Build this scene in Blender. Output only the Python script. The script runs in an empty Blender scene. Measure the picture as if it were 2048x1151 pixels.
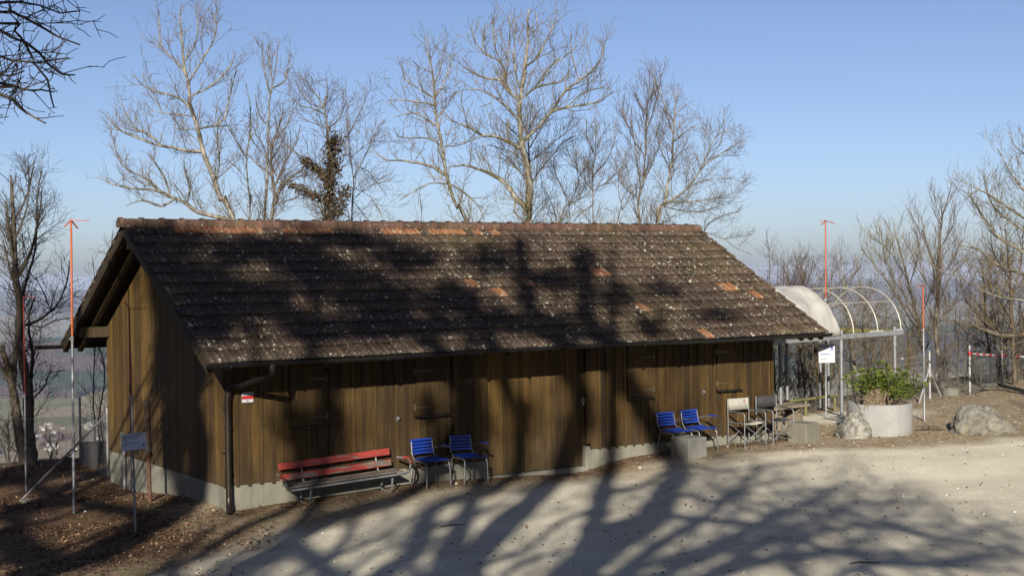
import bpy, math, random
import numpy as np
from mathutils import Matrix, Vector
R = math.radians
C = bpy.context.scene.collection
SC = bpy.context.scene

# ------------------------------------------------------------------ camera
FPX, PITCH, ROLL = 2758.9, 0.0112087, -0.0133631
CZ = 3.6
IW, IH = 2048, 1151
_cp, _sp = math.cos(PITCH), math.sin(PITCH)
_cr, _sr = math.cos(ROLL), math.sin(ROLL)
FWD = np.array([0, _cp, -_sp]); UP0 = np.array([0, _sp, _cp]); RT0 = np.array([1., 0, 0])
RT = _cr * RT0 + _sr * UP0
UPV = -_sr * RT0 + _cr * UP0
CAM = np.array([0, 0, CZ])
cd = bpy.data.cameras.new('camera'); cam = bpy.data.objects.new('camera', cd); C.objects.link(cam)
cd.sensor_fit = 'HORIZONTAL'; cd.sensor_width = 36; cd.lens = FPX / IW * 36
cd.clip_start = 0.1; cd.clip_end = 90000
m = Matrix.Identity(4)
for i in range(3):
    m[i][0] = RT[i]; m[i][1] = UPV[i]; m[i][2] = -FWD[i]; m[i][3] = CAM[i]
cam.matrix_world = m
SC.camera = cam

# ------------------------------------------------------------------ light
SUN_AZ, SUN_EL = 4.5, 21.5            # azimuth the light travels towards (from +Y to +X), elevation
SD = np.array([math.sin(R(SUN_AZ)) * math.cos(R(SUN_EL)), math.cos(R(SUN_AZ)) * math.cos(R(SUN_EL)), -math.sin(R(SUN_EL))])
W = bpy.data.worlds.new('World'); SC.world = W; W.use_nodes = True
wn = W.node_tree.nodes; wl = W.node_tree.links
sky = wn.new('ShaderNodeTexSky'); sky.sky_type = 'NISHITA'; sky.sun_disc = False
sky.sun_elevation = R(SUN_EL); sky.sun_rotation = R(180 + SUN_AZ)
sky.altitude = 0; sky.air_density = 0.6; sky.dust_density = 1.0; sky.ozone_density = 1.6
tn = wn.new('ShaderNodeMix'); tn.data_type = 'RGBA'; tn.blend_type = 'MULTIPLY'; tn.inputs[0].default_value = 1; tn.inputs[7].default_value = (1.05, 1.0, 1.06, 1)
wl.new(sky.outputs[0], tn.inputs[6]); wl.new(tn.outputs[2], wn['Background'].inputs[0]); wn['Background'].inputs[1].default_value = 0.047
sl = bpy.data.lights.new('sun', 'SUN'); sun = bpy.data.objects.new('sun', sl); C.objects.link(sun)
sl.energy = 5.0; sl.angle = R(0.48); sl.color = (1.0, 0.92, 0.80)
sun.rotation_euler = Vector(SD).to_track_quat('-Z', 'Y').to_euler()
SC.view_settings.view_transform = 'Standard'; SC.view_settings.look = 'None'
SC.view_settings.exposure = 1.25; SC.view_settings.gamma = 1
try: SC.view_settings.use_curve_mapping = False
except Exception: pass
SC.cycles.max_bounces = 6; SC.cycles.transparent_max_bounces = 8; SC.cycles.volume_bounces = 0
SC.cycles.diffuse_bounces = 3

# ------------------------------------------------------------------ geometry helpers
def ray(x, y):
    v = FWD * FPX + RT * (x - IW / 2) + UPV * (IH / 2 - y)
    return v / v[1]
def at(x, y, Y):                       # the point seen at (x, y) of the photograph, Y metres away
    return CAM + ray(x, y) * Y
def hit(x, y, P, N):
    v = ray(x, y); return CAM + v * (np.dot(P - CAM, N) / np.dot(v, N))

def tag(o, label=None, cat=None, group=None, kind=None):
    if label: o['label'] = label
    if cat: o['category'] = cat
    if group: o['group'] = group
    if kind: o['kind'] = kind
    return o
def empty(name, loc, rz=0, label=None, cat=None, group=None):
    o = bpy.data.objects.new(name, None); C.objects.link(o)
    o.location = [float(c) for c in loc]; o.rotation_euler = (0, 0, rz); o.empty_display_size = .2
    return tag(o, label, cat, group)
CH = {}
def copy_tree(o, parent=None):         # a thing and copies of its parts and sub-parts
    c = o.copy(); C.objects.link(c); c.parent = parent; CH[c.name] = []
    for ch in CH.get(o.name, []): CH[c.name].append(copy_tree(ch, c))
    return c
def mesh_obj(name, V, F, mat, parent=None, smooth=False, tint=None, attrs=None):
    me = bpy.data.meshes.new(name)
    V = np.asarray(V, dtype=np.float32).reshape(-1, 3)
    if isinstance(F, np.ndarray):
        k = F.shape[1]; n = F.shape[0]
        me.vertices.add(len(V)); me.vertices.foreach_set('co', V.ravel())
        me.loops.add(n * k); me.loops.foreach_set('vertex_index', F.astype(np.int32).ravel())
        me.polygons.add(n); me.polygons.foreach_set('loop_start', np.arange(0, n * k, k, dtype=np.int32))
        try: me.polygons.foreach_set('loop_total', np.full(n, k, dtype=np.int32))
        except Exception: pass
        me.update(calc_edges=True)
    else:
        me.from_pydata([tuple(map(float, v)) for v in V], [], F); me.update()
    nf = len(me.polygons)
    if smooth is True: me.polygons.foreach_set('use_smooth', np.ones(nf, dtype=bool))
    elif smooth is not False: me.polygons.foreach_set('use_smooth', np.asarray(smooth, dtype=bool))
    if tint is not None:
        a = me.attributes.new('tint', 'FLOAT', 'FACE'); a.data.foreach_set('value', np.asarray(tint, dtype=np.float32))
    for k_, v_ in (attrs or {}).items():
        a = me.attributes.new(k_, 'FLOAT', 'POINT'); a.data.foreach_set('value', np.asarray(v_, dtype=np.float32).ravel())
    for mm in (mat if isinstance(mat, (list, tuple)) else [mat]): me.materials.append(mm)
    o = bpy.data.objects.new(name, me); C.objects.link(o)
    if parent is not None:
        o.parent = parent; CH.setdefault(parent.name, []).append(o)
    return o

class MB:
    def __init__(s): s.V = []; s.F = []; s.T = []; s.S = []
    def add(s, vs, fs, tint=.5, smooth=False):
        b = len(s.V); s.V += [tuple(v) for v in vs]
        for f in fs: s.F.append([b + i for i in f]); s.T.append(tint); s.S.append(smooth)
    def box(s, a, b, tint=.5, M=None, top=None):
        x0, y0, z0 = a; x1, y1, z1 = b
        v = [(x0,y0,z0),(x1,y0,z0),(x1,y1,z0),(x0,y1,z0),(x0,y0,z1),(x1,y0,z1),(x1,y1,z1),(x0,y1,z1)]
        if M is not None: v = [tuple(M @ Vector(p)) for p in v]
        s.add(v, [(3,2,1,0),(4,5,6,7),(0,1,5,4),(1,2,6,5),(2,3,7,6),(3,0,4,7)], tint)
        return s
    def bev(s, a, b, r=.01, tint=.5, M=None):      # box with chamfered vertical and horizontal edges
        x0, y0, z0 = a; x1, y1, z1 = b
        v = []; 
        for (z, i) in ((z0, r), (z0 + r, 0), (z1 - r, 0), (z1, r)):
            X0, X1, Y0, Y1 = x0 + i, x1 - i, y0 + i, y1 - i
            c = r
            v += [(X0+c,Y0,z),(X1-c,Y0,z),(X1,Y0+c,z),(X1,Y1-c,z),(X1-c,Y1,z),(X0+c,Y1,z),(X0,Y1-c,z),(X0,Y0+c,z)]
        if M is not None: v = [tuple(M @ Vector(p)) for p in v]
        f = [tuple(range(7, -1, -1)), tuple(range(24, 32))]
        for k in range(3):
            for j in range(8): f.append((k*8+j, k*8+(j+1)%8, k*8+8+(j+1)%8, k*8+8+j))
        s.add(v, f, tint); return s
    def tube(s, pts, r, n=8, tint=.5, cap=True, closed=False):
        P = [Vector(p) for p in pts]; N = len(P)
        rs = r if isinstance(r, (list, tuple)) else [r] * N
        ref = None; rings = []
        for i in range(N):
            if closed: t = (P[(i+1) % N] - P[i-1])
            else: t = (P[min(i+1, N-1)] - P[max(i-1, 0)])
            t.normalize()
            if ref is None:
                ref = Vector((0,0,1)) if abs(t.z) < .9 else Vector((1,0,0))
            u = (ref - t * ref.dot(t)).normalized(); w = t.cross(u); ref = u
            rings.append([P[i] + (u * math.cos(2*math.pi*j/n) + w * math.sin(2*math.pi*j/n)) * rs[i] for j in range(n)])
        v = [tuple(q) for g in rings for q in g]; f = []
        for i in range(N if closed else N - 1):
            i2 = (i + 1) % N
            for j in range(n): f.append((i*n+j, i*n+(j+1)%n, i2*n+(j+1)%n, i2*n+j))
        s.add(v, f, tint, True)
        if cap and not closed:
            s.add(rings[0], [tuple(range(n-1, -1, -1))], tint); s.add(rings[-1], [tuple(range(n))], tint)
        return s
    def build(s, name, mat, parent=None):
        return mesh_obj(name, s.V, s.F, mat, parent, smooth=s.S, tint=s.T)

def rounded(pts, r=.06, k=5):          # polyline with rounded corners
    P = [Vector(p) for p in pts]; out = [P[0]]
    for i in range(1, len(P) - 1):
        a = (P[i-1] - P[i]); b = (P[i+1] - P[i]); ra = min(r, a.length * .49, b.length * .49)
        A = P[i] + a.normalized() * ra; B = P[i] + b.normalized() * ra
        for j in range(k + 1):
            t = j / k; out.append(A * (1-t)**2 + P[i] * 2*t*(1-t) + B * t**2)
    out.append(P[-1]); return [tuple(p) for p in out]

# ------------------------------------------------------------------ materials
def nodes(name):
    mt = bpy.data.materials.new(name); mt.use_nodes = True
    nt = mt.node_tree; return mt, nt.nodes, nt.links, nt.nodes['Principled BSDF']
def mapping(n, l, scale=(1,1,1)):
    tc = n.new('ShaderNodeTexCoord'); mp = n.new('ShaderNodeMapping'); mp.inputs['Scale'].default_value = scale
    l.new(tc.outputs['Object'], mp.inputs[0]); return mp.outputs[0]
def noise(n, l, vec, scale, detail=4, rough=.6, dist=0):
    t = n.new('ShaderNodeTexNoise'); t.inputs['Scale'].default_value = scale; t.inputs['Detail'].default_value = detail
    t.inputs['Roughness'].default_value = rough; t.inputs['Distortion'].default_value = dist
    l.new(vec, t.inputs['Vector']); return t.outputs[0]
def ramp(n, l, src, stops):
    r = n.new('ShaderNodeValToRGB'); e = r.color_ramp.elements
    while len(e) < len(stops): e.new(.5)
    for k, (p, c) in enumerate(stops):
        e[k].position = p; e[k].color = (c, c, c, 1) if isinstance(c, (int, float)) else (*c, 1)
    l.new(src, r.inputs[0]); return r.outputs[0]
def mixc(n, l, f, a, b, mode='MIX'):
    x = n.new('ShaderNodeMix'); x.data_type = 'RGBA'; x.blend_type = mode
    for s, v in ((x.inputs[0], f), (x.inputs[6], a), (x.inputs[7], b)):
        if isinstance(v, (int, float)): s.default_value = v
        elif isinstance(v, tuple): s.default_value = (*v, 1)
        else: l.new(v, s)
    return x.outputs[2]
def math_(n, l, op, a, b=0.0, c=None):
    x = n.new('ShaderNodeMath'); x.operation = op
    for s, v in ((x.inputs[0], a), (x.inputs[1], b)) + (((x.inputs[2], c),) if c is not None else ()):
        if isinstance(v, (int, float)): s.default_value = v
        else: l.new(v, s)
    return x.outputs[0]
def attr(n, l, name):
    a = n.new('ShaderNodeAttribute'); a.attribute_name = name; return a.outputs['Fac']
def bump(n, l, b, h, strength=.3, dist=.01):
    x = n.new('ShaderNodeBump'); x.inputs['Strength'].default_value = strength; x.inputs['Distance'].default_value = dist
    l.new(h, x.inputs['Height']); l.new(x.outputs[0], b.inputs['Normal'])
def simple(name, c1, c2=None, scale=8, rough=.6, metal=0, stretch=(1,1,1), bs=.2, bd=.004, spec=None, detail=5, lo=.35, hi=.65):
    mt, n, l, b = nodes(name)
    v = mapping(n, l, stretch); t = noise(n, l, v, scale, detail)
    l.new(ramp(n, l, t, [(lo, c1), (hi, c2 or tuple(x*.7 for x in c1))]), b.inputs['Base Color'])
    b.inputs['Roughness'].default_value = rough; b.inputs['Metallic'].default_value = metal
    if spec is not None: b.inputs['Specular IOR Level'].default_value = spec
    if bs: bump(n, l, b, t, bs, bd)
    return mt

def wood_mat(name, dark, mid, light, grey=.0):
    mt, n, l, b = nodes(name)
    v = mapping(n, l, (14, 14, .9)); g = noise(n, l, v, 2.2, 8, .7, .4)
    v2 = mapping(n, l, (1, 1, .35)); big = noise(n, l, v2, 1.1, 4, .6)
    ti = attr(n, l, 'tint')
    col = ramp(n, l, g, [(.25, dark), (.5, mid), (.78, light)])
    k = math_(n, l, 'MULTIPLY_ADD', ti, 1.0, .5)
    k2 = math_(n, l, 'MULTIPLY', k, ramp(n, l, big, [(.3, .65), (.7, 1.25)]))
    cx = n.new('ShaderNodeCombineColor')
    for i in range(3): l.new(k2, cx.inputs[i])
    col = mixc(n, l, 1.0, col, cx.outputs[0], 'MULTIPLY')
    v3 = mapping(n, l, (3, 3, 1.2)); kn = n.new('ShaderNodeTexVoronoi'); kn.inputs['Scale'].default_value = 2.2
    l.new(v3, kn.inputs['Vector'])
    kk = ramp(n, l, kn.outputs['Distance'], [(.02, 1.0), (.055, 0.0)])
    col = mixc(n, l, math_(n, l, 'MULTIPLY', kk, .5), col, tuple(c*2.2 for c in light))
    tc = n.new('ShaderNodeTexCoord'); sx = n.new('ShaderNodeSeparateXYZ'); l.new(tc.outputs['Object'], sx.inputs[0])
    we = math_(n, l, 'MULTIPLY_ADD', sx.outputs[2], -1.6, 1.45); we = math_(n, l, 'MULTIPLY', we, ramp(n, l, g, [(.35, .1), (.62, 1.0)]))
    col = mixc(n, l, math_(n, l, 'MULTIPLY', ramp(n, l, we, [(.0, 0.0), (.8, 1.0)]), .45), col, (mid[0]*1.1, mid[0]*.9, mid[0]*.6))
    l.new(col, b.inputs['Base Color']); b.inputs['Roughness'].default_value = .75
    b.inputs['Specular IOR Level'].default_value = .25
    bump(n, l, b, g, .35, .004); return mt
M = {}
M['wood'] = wood_mat('wood_cladding', (.012,.0058,.0012), (.033,.0188,.0044), (.060,.037,.0098))
M['wood_gable'] = wood_mat('wood_cladding_gable', (.019,.010,.002), (.052,.030,.0070), (.088,.056,.015))
M['beam'] = wood_mat('roof_timber', (.010,.007,.0035), (.024,.016,.007), (.045,.032,.014))
M['soffit'] = simple('soffit_boards', (.009,.006,.004), (.018,.012,.007), 3, .8, 0, (1,12,1))
M['wood_grey'] = wood_mat('weathered_timber', (.05,.042,.03), (.13,.11,.08), (.22,.19,.14))
M['gutter'] = simple('dark_gutter_metal', (.012,.012,.013), (.022,.021,.020), 6, .38, .6, bs=.05)
M['pipe'] = simple('dark_downpipe_metal', (.018,.014,.012), (.035,.028,.022), 5, .4, .7, bs=.05)
M['galv'] = simple('galvanised_steel', (.16,.165,.172), (.11,.115,.122), 14, .45, .3, bs=.05)
M['galv_dull'] = simple('dull_grey_steel', (.22,.22,.22), (.13,.13,.13), 10, .5, .5, bs=.08)
M['steelbeam'] = simple('grey_beam_paint', (.13,.14,.145), (.18,.19,.19), 5, .5, .2, bs=.05)
M['hinge'] = simple('brass_zinc_hinge', (.075,.066,.034), (.05,.043,.024), 25, .55, .4, bs=.1)
M['blue'] = simple('blue_enamel', (.005,.029,.22), (.004,.022,.17), 9, .38, 0, bs=.06)
M['chrome'] = simple('steel_tube', (.17,.17,.178), (.12,.12,.128), 12, .35, .4, bs=.03)
M['canvas_w'] = simple('cream_canvas', (.25,.24,.205), (.20,.19,.165), 12, .85, 0, bs=.15)
M['canvas_b'] = simple('black_canvas', (.014,.014,.016), (.024,.024,.026), 12, .8, 0, bs=.15)
M['rust'] = simple('rusty_iron', (.048,.016,.008), (.075,.038,.02), 6, .8, 0, bs=.5, bd=.006)
M['rust_grey'] = simple('weathered_iron', (.075,.073,.065), (.10,.05,.024), 4, .75, 0, (1,1,.4), bs=.3)
M['orange'] = simple('orange_marker_paint', (.27,.052,.005), (.22,.042,.004), 6, .5, 0, bs=.05)
M['red_shaded'] = simple('shaded_red_marker_paint', (.16,.014,.008), (.12,.012,.007), 6, .6, 0, bs=.05)  # shade on these poles is put into a darker red
M['white'] = simple('white_enamel', (.33,.335,.345), (.29,.295,.31), 4, .4, 0, bs=0)
M['sign_shaded'] = simple('shaded_white_enamel', (.26,.31,.43), (.23,.28,.39), 4, .45, 0, bs=0)  # white enamel with the blue cast of shade put into its colour
M['signred'] = simple('red_sign_paint', (.26,.010,.010), (.22,.008,.008), 4, .45, 0, bs=0)
M['ink'] = simple('dark_print', (.012,.014,.03), (.012,.014,.03), 4, .5, 0, bs=0)
M['inkblue'] = simple('blue_print', (.01,.02,.22), (.01,.02,.22), 4, .5, 0, bs=0)
M['tarp'] = simple('white_tarpaulin', (.235,.232,.215), (.28,.275,.255), 2.2, .6, 0, bs=.4, bd=.02)
M['hoop'] = simple('white_tube', (.29,.28,.25), (.22,.20,.165), 9, .4, .2, bs=.1)
M['moss_rail'] = simple('mossy_rail', (.06,.058,.016), (.10,.094,.03), 9, .8, bs=.3)
M['stem'] = simple('dry_stem', (.15,.11,.065), (.22,.17,.11), 8, .9, bs=0)
M['soil'] = simple('planter_soil', (.03,.022,.014), (.06,.045,.03), 15, .95, bs=.8, bd=.02)
M['tape_r'] = simple('red_tape', (.32,.012,.014), (.28,.01,.012), 5, .4, bs=0)
M['zinc'] = simple('bright_zinc_posts', (.28,.28,.285), (.21,.21,.215), 14, .5, .2, bs=.05)
M['wire'] = simple('fence_wire', (.22,.22,.22), (.15,.15,.15), 20, .5, .5, bs=0)

def concrete(name, base, stain, sc=1.0):
    mt, n, l, b = nodes(name)
    v = mapping(n, l, (1,1,1)); a = noise(n, l, v, 2.0*sc, 6, .65, .3); f = noise(n, l, v, 40*sc, 3, .7)
    v2 = mapping(n, l, (7,7,.5)); st = noise(n, l, v2, 1.6*sc, 4, .6)
    c = ramp(n, l, a, [(.3, tuple(x*.72 for x in base)), (.65, base)])
    c = mixc(n, l, math_(n, l, 'MULTIPLY', ramp(n, l, st, [(.5, 0.0), (.75, 1.0)]), .55), c, stain)
    c = mixc(n, l, ramp(n, l, f, [(.3, .35), (.5, 0.0)]), c, tuple(x*.4 for x in base))
    l.new(c, b.inputs['Base Color']); b.inputs['Roughness'].default_value = .85
    bump(n, l, b, f, .35, .004); return mt
M['conc'] = concrete('foundation_concrete', (.15,.146,.115), (.07,.065,.048))
M['conc_block'] = concrete('block_concrete', (.155,.153,.14), (.10,.095,.07), 1.6)
M['conc_ring'] = concrete('ring_concrete', (.185,.184,.176), (.125,.122,.112), .8)
M['conc_old'] = concrete('mossy_concrete', (.12,.115,.088), (.05,.047,.03), 1.6)

def tile_mat():
    mt, n, l, b = nodes('clay_tiles')
    ti = attr(n, l, 'tint')
    v = mapping(n, l, (1,1,1)); big = noise(n, l, v, .55, 5, .65); fine = noise(n, l, v, 22, 5, .7)
    v1 = mapping(n, l, (6, 1.2, 1)); med = noise(n, l, v1, 3.0, 5, .7)
    base = ramp(n, l, med, [(.3, (.017,.0105,.007)), (.55, (.034,.0205,.0130)), (.8, (.056,.032,.019))])
    moss = ramp(n, l, big, [(.46, 0.0), (.72, .55)])
    base = mixc(n, l, moss, base, (.050,.040,.015))
    k = math_(n, l, 'MULTIPLY_ADD', ti, .7, .65); kc = math_(n, l, 'MINIMUM', k, 1.5)
    cx = n.new('ShaderNodeCombineColor')
    for i in range(3): l.new(kc, cx.inputs[i])
    base = mixc(n, l, 1.0, base, cx.outputs[0], 'MULTIPLY')
    org = math_(n, l, 'GREATER_THAN', ti, 1.5)
    orgc = ramp(n, l, med, [(.3, (.080,.034,.015)), (.7, (.18,.078,.031))])
    base = mixc(n, l, math_(n, l, 'MULTIPLY', org, ramp(n, l, fine, [(.25, .55), (.5, 1.0)])), base, orgc)
    grime_shade = ramp(n, l, attr(n, l, 'edge'), [(.72, 0.0), (1.0, .45)])  # course-edge shadow line put into the tile colour along with some dirt
    base = mixc(n, l, grime_shade, base, (.012,.011,.006))
    # lichen: round pale spots of several sizes
    lich = None
    for sc, thr, cov in ((9., .34, .66), (19., .34, .58), (5., .15, .62), (32., .34, .5)):
        vo = n.new('ShaderNodeTexVoronoi'); vo.inputs['Scale'].default_value = sc
        vd = noise(n, l, v, sc*1.5, 3, .7)
        vm = n.new('ShaderNodeVectorMath'); vm.operation = 'MULTIPLY_ADD'
        l.new(vd, vm.inputs[0]); vm.inputs[1].default_value = (.05,.05,.05); l.new(v, vm.inputs[2])
        l.new(vm.outputs[0], vo.inputs['Vector'])
        sp = n.new('ShaderNodeSeparateColor'); l.new(vo.outputs['Color'], sp.inputs[0])
        rad = math_(n, l, 'MULTIPLY', math_(n, l, 'SUBTRACT', sp.outputs[0], cov), thr / (1 - cov))
        s_ = math_(n, l, 'LESS_THAN', vo.outputs['Distance'], rad)
        lich = s_ if lich is None else math_(n, l, 'MAXIMUM', lich, s_)
    dens = noise(n, l, v, .9, 4, .75)
    cov = ramp(n, l, math_(n, l, 'ADD', dens, math_(n, l, 'MULTIPLY', attr(n, l, 'edge'), .20)), [(.44, 0.0), (.56, 1.0)])
    lich = math_(n, l, 'MULTIPLY', lich, cov)
    lc = ramp(n, l, fine, [(.3, (.11,.105,.08)), (.7, (.32,.315,.255))])
    base = mixc(n, l, lich, base, lc)
    l.new(base, b.inputs['Base Color'])
    b.inputs['Roughness'].default_value = .72; b.inputs['Specular IOR Level'].default_value = .35
    bump(n, l, b, fine, .5, .006); return mt
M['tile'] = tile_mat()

def bark_mat(name, dark, light, moss, mossamt=.5):
    mt, n, l, b = nodes(name)
    v = mapping(n, l, (1,1,.6)); a = noise(n, l, v, 7, 6, .72, .8); c = noise(n, l, v, 1.6, 4, .65); f = noise(n, l, v, 26, 3, .7)
    col = ramp(n, l, a, [(.36, dark), (.5, tuple((x+y)/2 for x, y in zip(dark, light))), (.6, light)])
    col = mixc(n, l, ramp(n, l, c, [(.50, 0.0), (.64, mossamt)]), col, moss)
    l.new(col, b.inputs['Base Color']); b.inputs['Roughness'].default_value = .85
    b.inputs['Specular IOR Level'].default_value = .2
    bump(n, l, b, f, .4, .01); return mt
M['bark_pale'] = bark_mat('pale_lichen_bark', (.028,.024,.018), (.19,.18,.15), (.052,.042,.008), .9)
M['bark_grey'] = bark_mat('grey_bark', (.026,.023,.018), (.13,.12,.098), (.055,.044,.012), .6)
M['bark_brown'] = bark_mat('brown_bark', (.022,.017,.012), (.085,.07,.052), (.055,.045,.012), .5)
M['twig_pale'] = simple('pale_twig_bark', (.055,.046,.034), (.13,.108,.08), 3, .85, bs=0, spec=.2)
M['twig_gold'] = simple('golden_twig_bark', (.06,.048,.024), (.135,.105,.052), 3, .85, bs=0, spec=.2)
M['twig_dark'] = simple('dark_twig_bark', (.020,.015,.012), (.045,.034,.026), 3, .85, bs=0, spec=.2)
M['twig_brown'] = simple('brown_twig_bark', (.040,.029,.021), (.095,.07,.05), 3, .85, bs=0, spec=.2)

def leaf_mat(name, cols, rough=.5, trans=.0, spec=.4):
    mt, n, l, b = nodes(name)
    ti = attr(n, l, 'tint')
    k = len(cols); l.new(ramp(n, l, ti, [(i/(k-1), c) for i, c in enumerate(cols)]), b.inputs['Base Color'])
    b.inputs['Roughness'].default_value = rough; b.inputs['Specular IOR Level'].default_value = spec
    return mt
M['ivy'] = leaf_mat('ivy_leaves', [(.012,.011,.005), (.032,.022,.010), (.062,.037,.017), (.028,.030,.010)], .6)
M['evergreen'] = leaf_mat('evergreen_leaves', [(.015,.025,.008), (.04,.055,.015), (.03,.04,.012)], .6)
M['laurel'] = leaf_mat('laurel_leaves', [(.018,.040,.005), (.045,.075,.008), (.085,.115,.013), (.15,.165,.022)], .32, spec=.6)
M['litter'] = leaf_mat('dead_leaves', [(.022,.012,.006), (.055,.028,.013), (.10,.055,.028), (.19,.125,.075)], .8)
M['pebble'] = leaf_mat('pebbles', [(.16,.145,.12), (.28,.26,.215), (.42,.40,.345)], .8)
M['drygrass'] = leaf_mat('dry_grass', [(.10,.085,.035), (.20,.16,.08), (.10,.12,.03), (.27,.22,.13)], .8)

def rock_mat(name='limestone', c0=(.022,.02,.014), c1=(.12,.115,.10), c2=(.27,.265,.24)):
    mt, n, l, b = nodes(name)
    v = mapping(n, l, (1,1,1)); a = noise(n, l, v, 3.5, 9, .72, 1.2); f = noise(n, l, v, 16, 6, .75, .4)
    mu = n.new('ShaderNodeTexNoise'); mu.inputs['Scale'].default_value = 4.2; mu.inputs['Detail'].default_value = 7
    mu.inputs['Distortion'].default_value = 2.4; l.new(v, mu.inputs['Vector'])
    col = ramp(n, l, a, [(.36, c0), (.48, c1), (.68, c2)])
    col = mixc(n, l, ramp(n, l, f, [(.36, .75), (.5, 0.0)]), col, c0)
    col = mixc(n, l, ramp(n, l, mu.outputs[0], [(.56, 0.0), (.68, .5)]), col, (.15,.13,.05))
    l.new(col, b.inputs['Base Color']); b.inputs['Roughness'].default_value = .9
    h = math_(n, l, 'ADD', a, math_(n, l, 'MULTIPLY', f, .5)); bump(n, l, b, h, .8, .03); return mt
M['rock'] = rock_mat()
M['rock_warm'] = rock_mat('warm_limestone', (.028,.025,.018), (.095,.09,.075), (.17,.162,.14))

def bench_paint():
    mt, n, l, b = nodes('flaking_red_paint')
    v = mapping(n, l, (.55,1,2.6)); a = noise(n, l, v, 5.5, 7, .65, .6)
    v2 = mapping(n, l, (2,20,20)); g = noise(n, l, v2, 3, 5, .6)
    ti = attr(n, l, 'tint')
    wood = ramp(n, l, g, [(.3, (.035,.03,.025)), (.7, (.13,.11,.09))])
    red = ramp(n, l, g, [(.3, (.16,.014,.009)), (.7, (.23,.025,.014))])
    wear = math_(n, l, 'ADD', a, math_(n, l, 'MULTIPLY_ADD', ti, .3, -.15))
    col = mixc(n, l, ramp(n, l, wear, [(.535, 0.0), (.565, 1.0)]), red, wood)
    l.new(col, b.inputs['Base Color']); b.inputs['Roughness'].default_value = .6
    bump(n, l, b, wear, .3, .004); return mt
M['bench'] = bench_paint()

# ------------------------------------------------------------------ barn frame (plan corner of the eaves, angle of the long wall)
A = 0.588622
BX, BY = -4.4251, 20.0
BD = np.array([math.cos(A), math.sin(A), 0]); BN = np.array([-math.sin(A), math.cos(A), 0]); ZZ = np.array([0,0,1.])
EZ = CZ - 1.2682; RISE = 2.1544; BL = 12.7514; BW = 7.5469; OF = .9151; OG = .5984
ZB = CZ - 3.2150; ZD = CZ - 3.5157
def bw(s, t, z): return np.array([BX, BY, 0]) + BD * s + BN * t + ZZ * z
def bl(P):
    q = np.asarray(P) - np.array([BX, BY, 0]); return float(q @ BD), float(q @ BN), float(P[2])
def on_wall(x, y, t=OF): return bl(hit(x, y, bw(0, t, 0), BN))
def on_gable(x, y, s=OG): return bl(hit(x, y, bw(s, 0, 0), BD))

# ------------------------------------------------------------------ ground
CTRL = []
for s_, z_ in ((.656,-3.604),(1.845,-3.557),(2.728,-3.527),(3.84,-3.496),(5.371,-3.535),(6.474,-3.58),(7.5,-3.59),(8.388,-3.445),(9.347,-3.414),(10.863,-3.414),(12.148,-3.398)):
    p = bw(s_, .9, 0); CTRL.append((p[0], p[1], z_))
for t_, z_ in ((.991,-3.57),(3.592,-3.66),(5.2,-3.82),(6.725,-3.80)):
    p = bw(.59, t_, 0); CTRL.append((p[0], p[1], z_))
CTRL += [(-6,16,-3.62),(0,16,-3.58),(6,16,-3.52),(0,0,-3.6),(-10,8,-3.6),(10,5,-3.5),(12,16,-3.40),(10,27,-3.30),(8.5,28.6,-3.27),
 (13.3,37,-3.16),(11.5,34.5,-3.22),(16,38,-3.0),(6.7,30,-3.33),(7.6,35.,-3.55),(4.6,33,-3.7),(0,34,-4.1),(-4,31,-4.1),(-9.5,29.5,-3.95),(-6.4,21.5,-3.72),
 (-9,25,-3.92),(-12,24,-3.9),(-15,15,-3.8),(20,20,-3.1),(25,35,-2.6),(-5.3,19,-3.64),(-22,22,-4.2),(2,20,-3.56),(5,22,-3.5),(8,22,-3.45),(0,-25,-3.7),(25,-20,-3.5),(-25,-20,-3.9),(30,5,-3.2)]
CTRL = np.array(CTRL)
def _tps(P, z, lam=.02):
    n = len(P); d = np.hypot(P[:,None,0]-P[None,:,0], P[:,None,1]-P[None,:,1])
    K = d**2 * np.log(d + 1e-9) + lam*np.eye(n); Q = np.c_[np.ones(n), P[:, :2]]
    Aa = np.zeros((n+3, n+3)); Aa[:n,:n] = K; Aa[:n,n:] = Q; Aa[n:,:n] = Q.T
    return np.linalg.solve(Aa, np.r_[z, 0, 0, 0])
_w = _tps(CTRL, CTRL[:, 2])
EDGE = np.array([(-60,8),(-30,22),(-18,27.5),(-12,30),(-6,32.5),(0,35.5),(6,37),(10,38),(14,40.5),(20,44),(40,50),(80,50)], float)
def vnoise(x, y, s, seed=0):
    x = x / s; y = y / s; xi = np.floor(x).astype(np.int64); yi = np.floor(y).astype(np.int64); fx = x - xi; fy = y - yi
    fx = fx*fx*(3-2*fx); fy = fy*fy*(3-2*fy)
    def h(a, b):
        v = (a * 374761393 + b * 668265263 + seed * 1442695041) & 0x7fffffff
        v = ((v ^ (v >> 13)) * 1274126177) & 0x7fffffff
        return ((v ^ (v >> 16)) & 0xffff) / 65535.
    return (h(xi,yi)*(1-fx)+h(xi+1,yi)*fx)*(1-fy) + (h(xi,yi+1)*(1-fx)+h(xi+1,yi+1)*fx)*fy
def fbm(x, y, s, o=4, seed=0):
    r = 0; a = .5
    for k in range(o): r = r + a*(vnoise(x, y, s, seed+k)-.5); s /= 2.03; a *= .5
    return r
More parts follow.
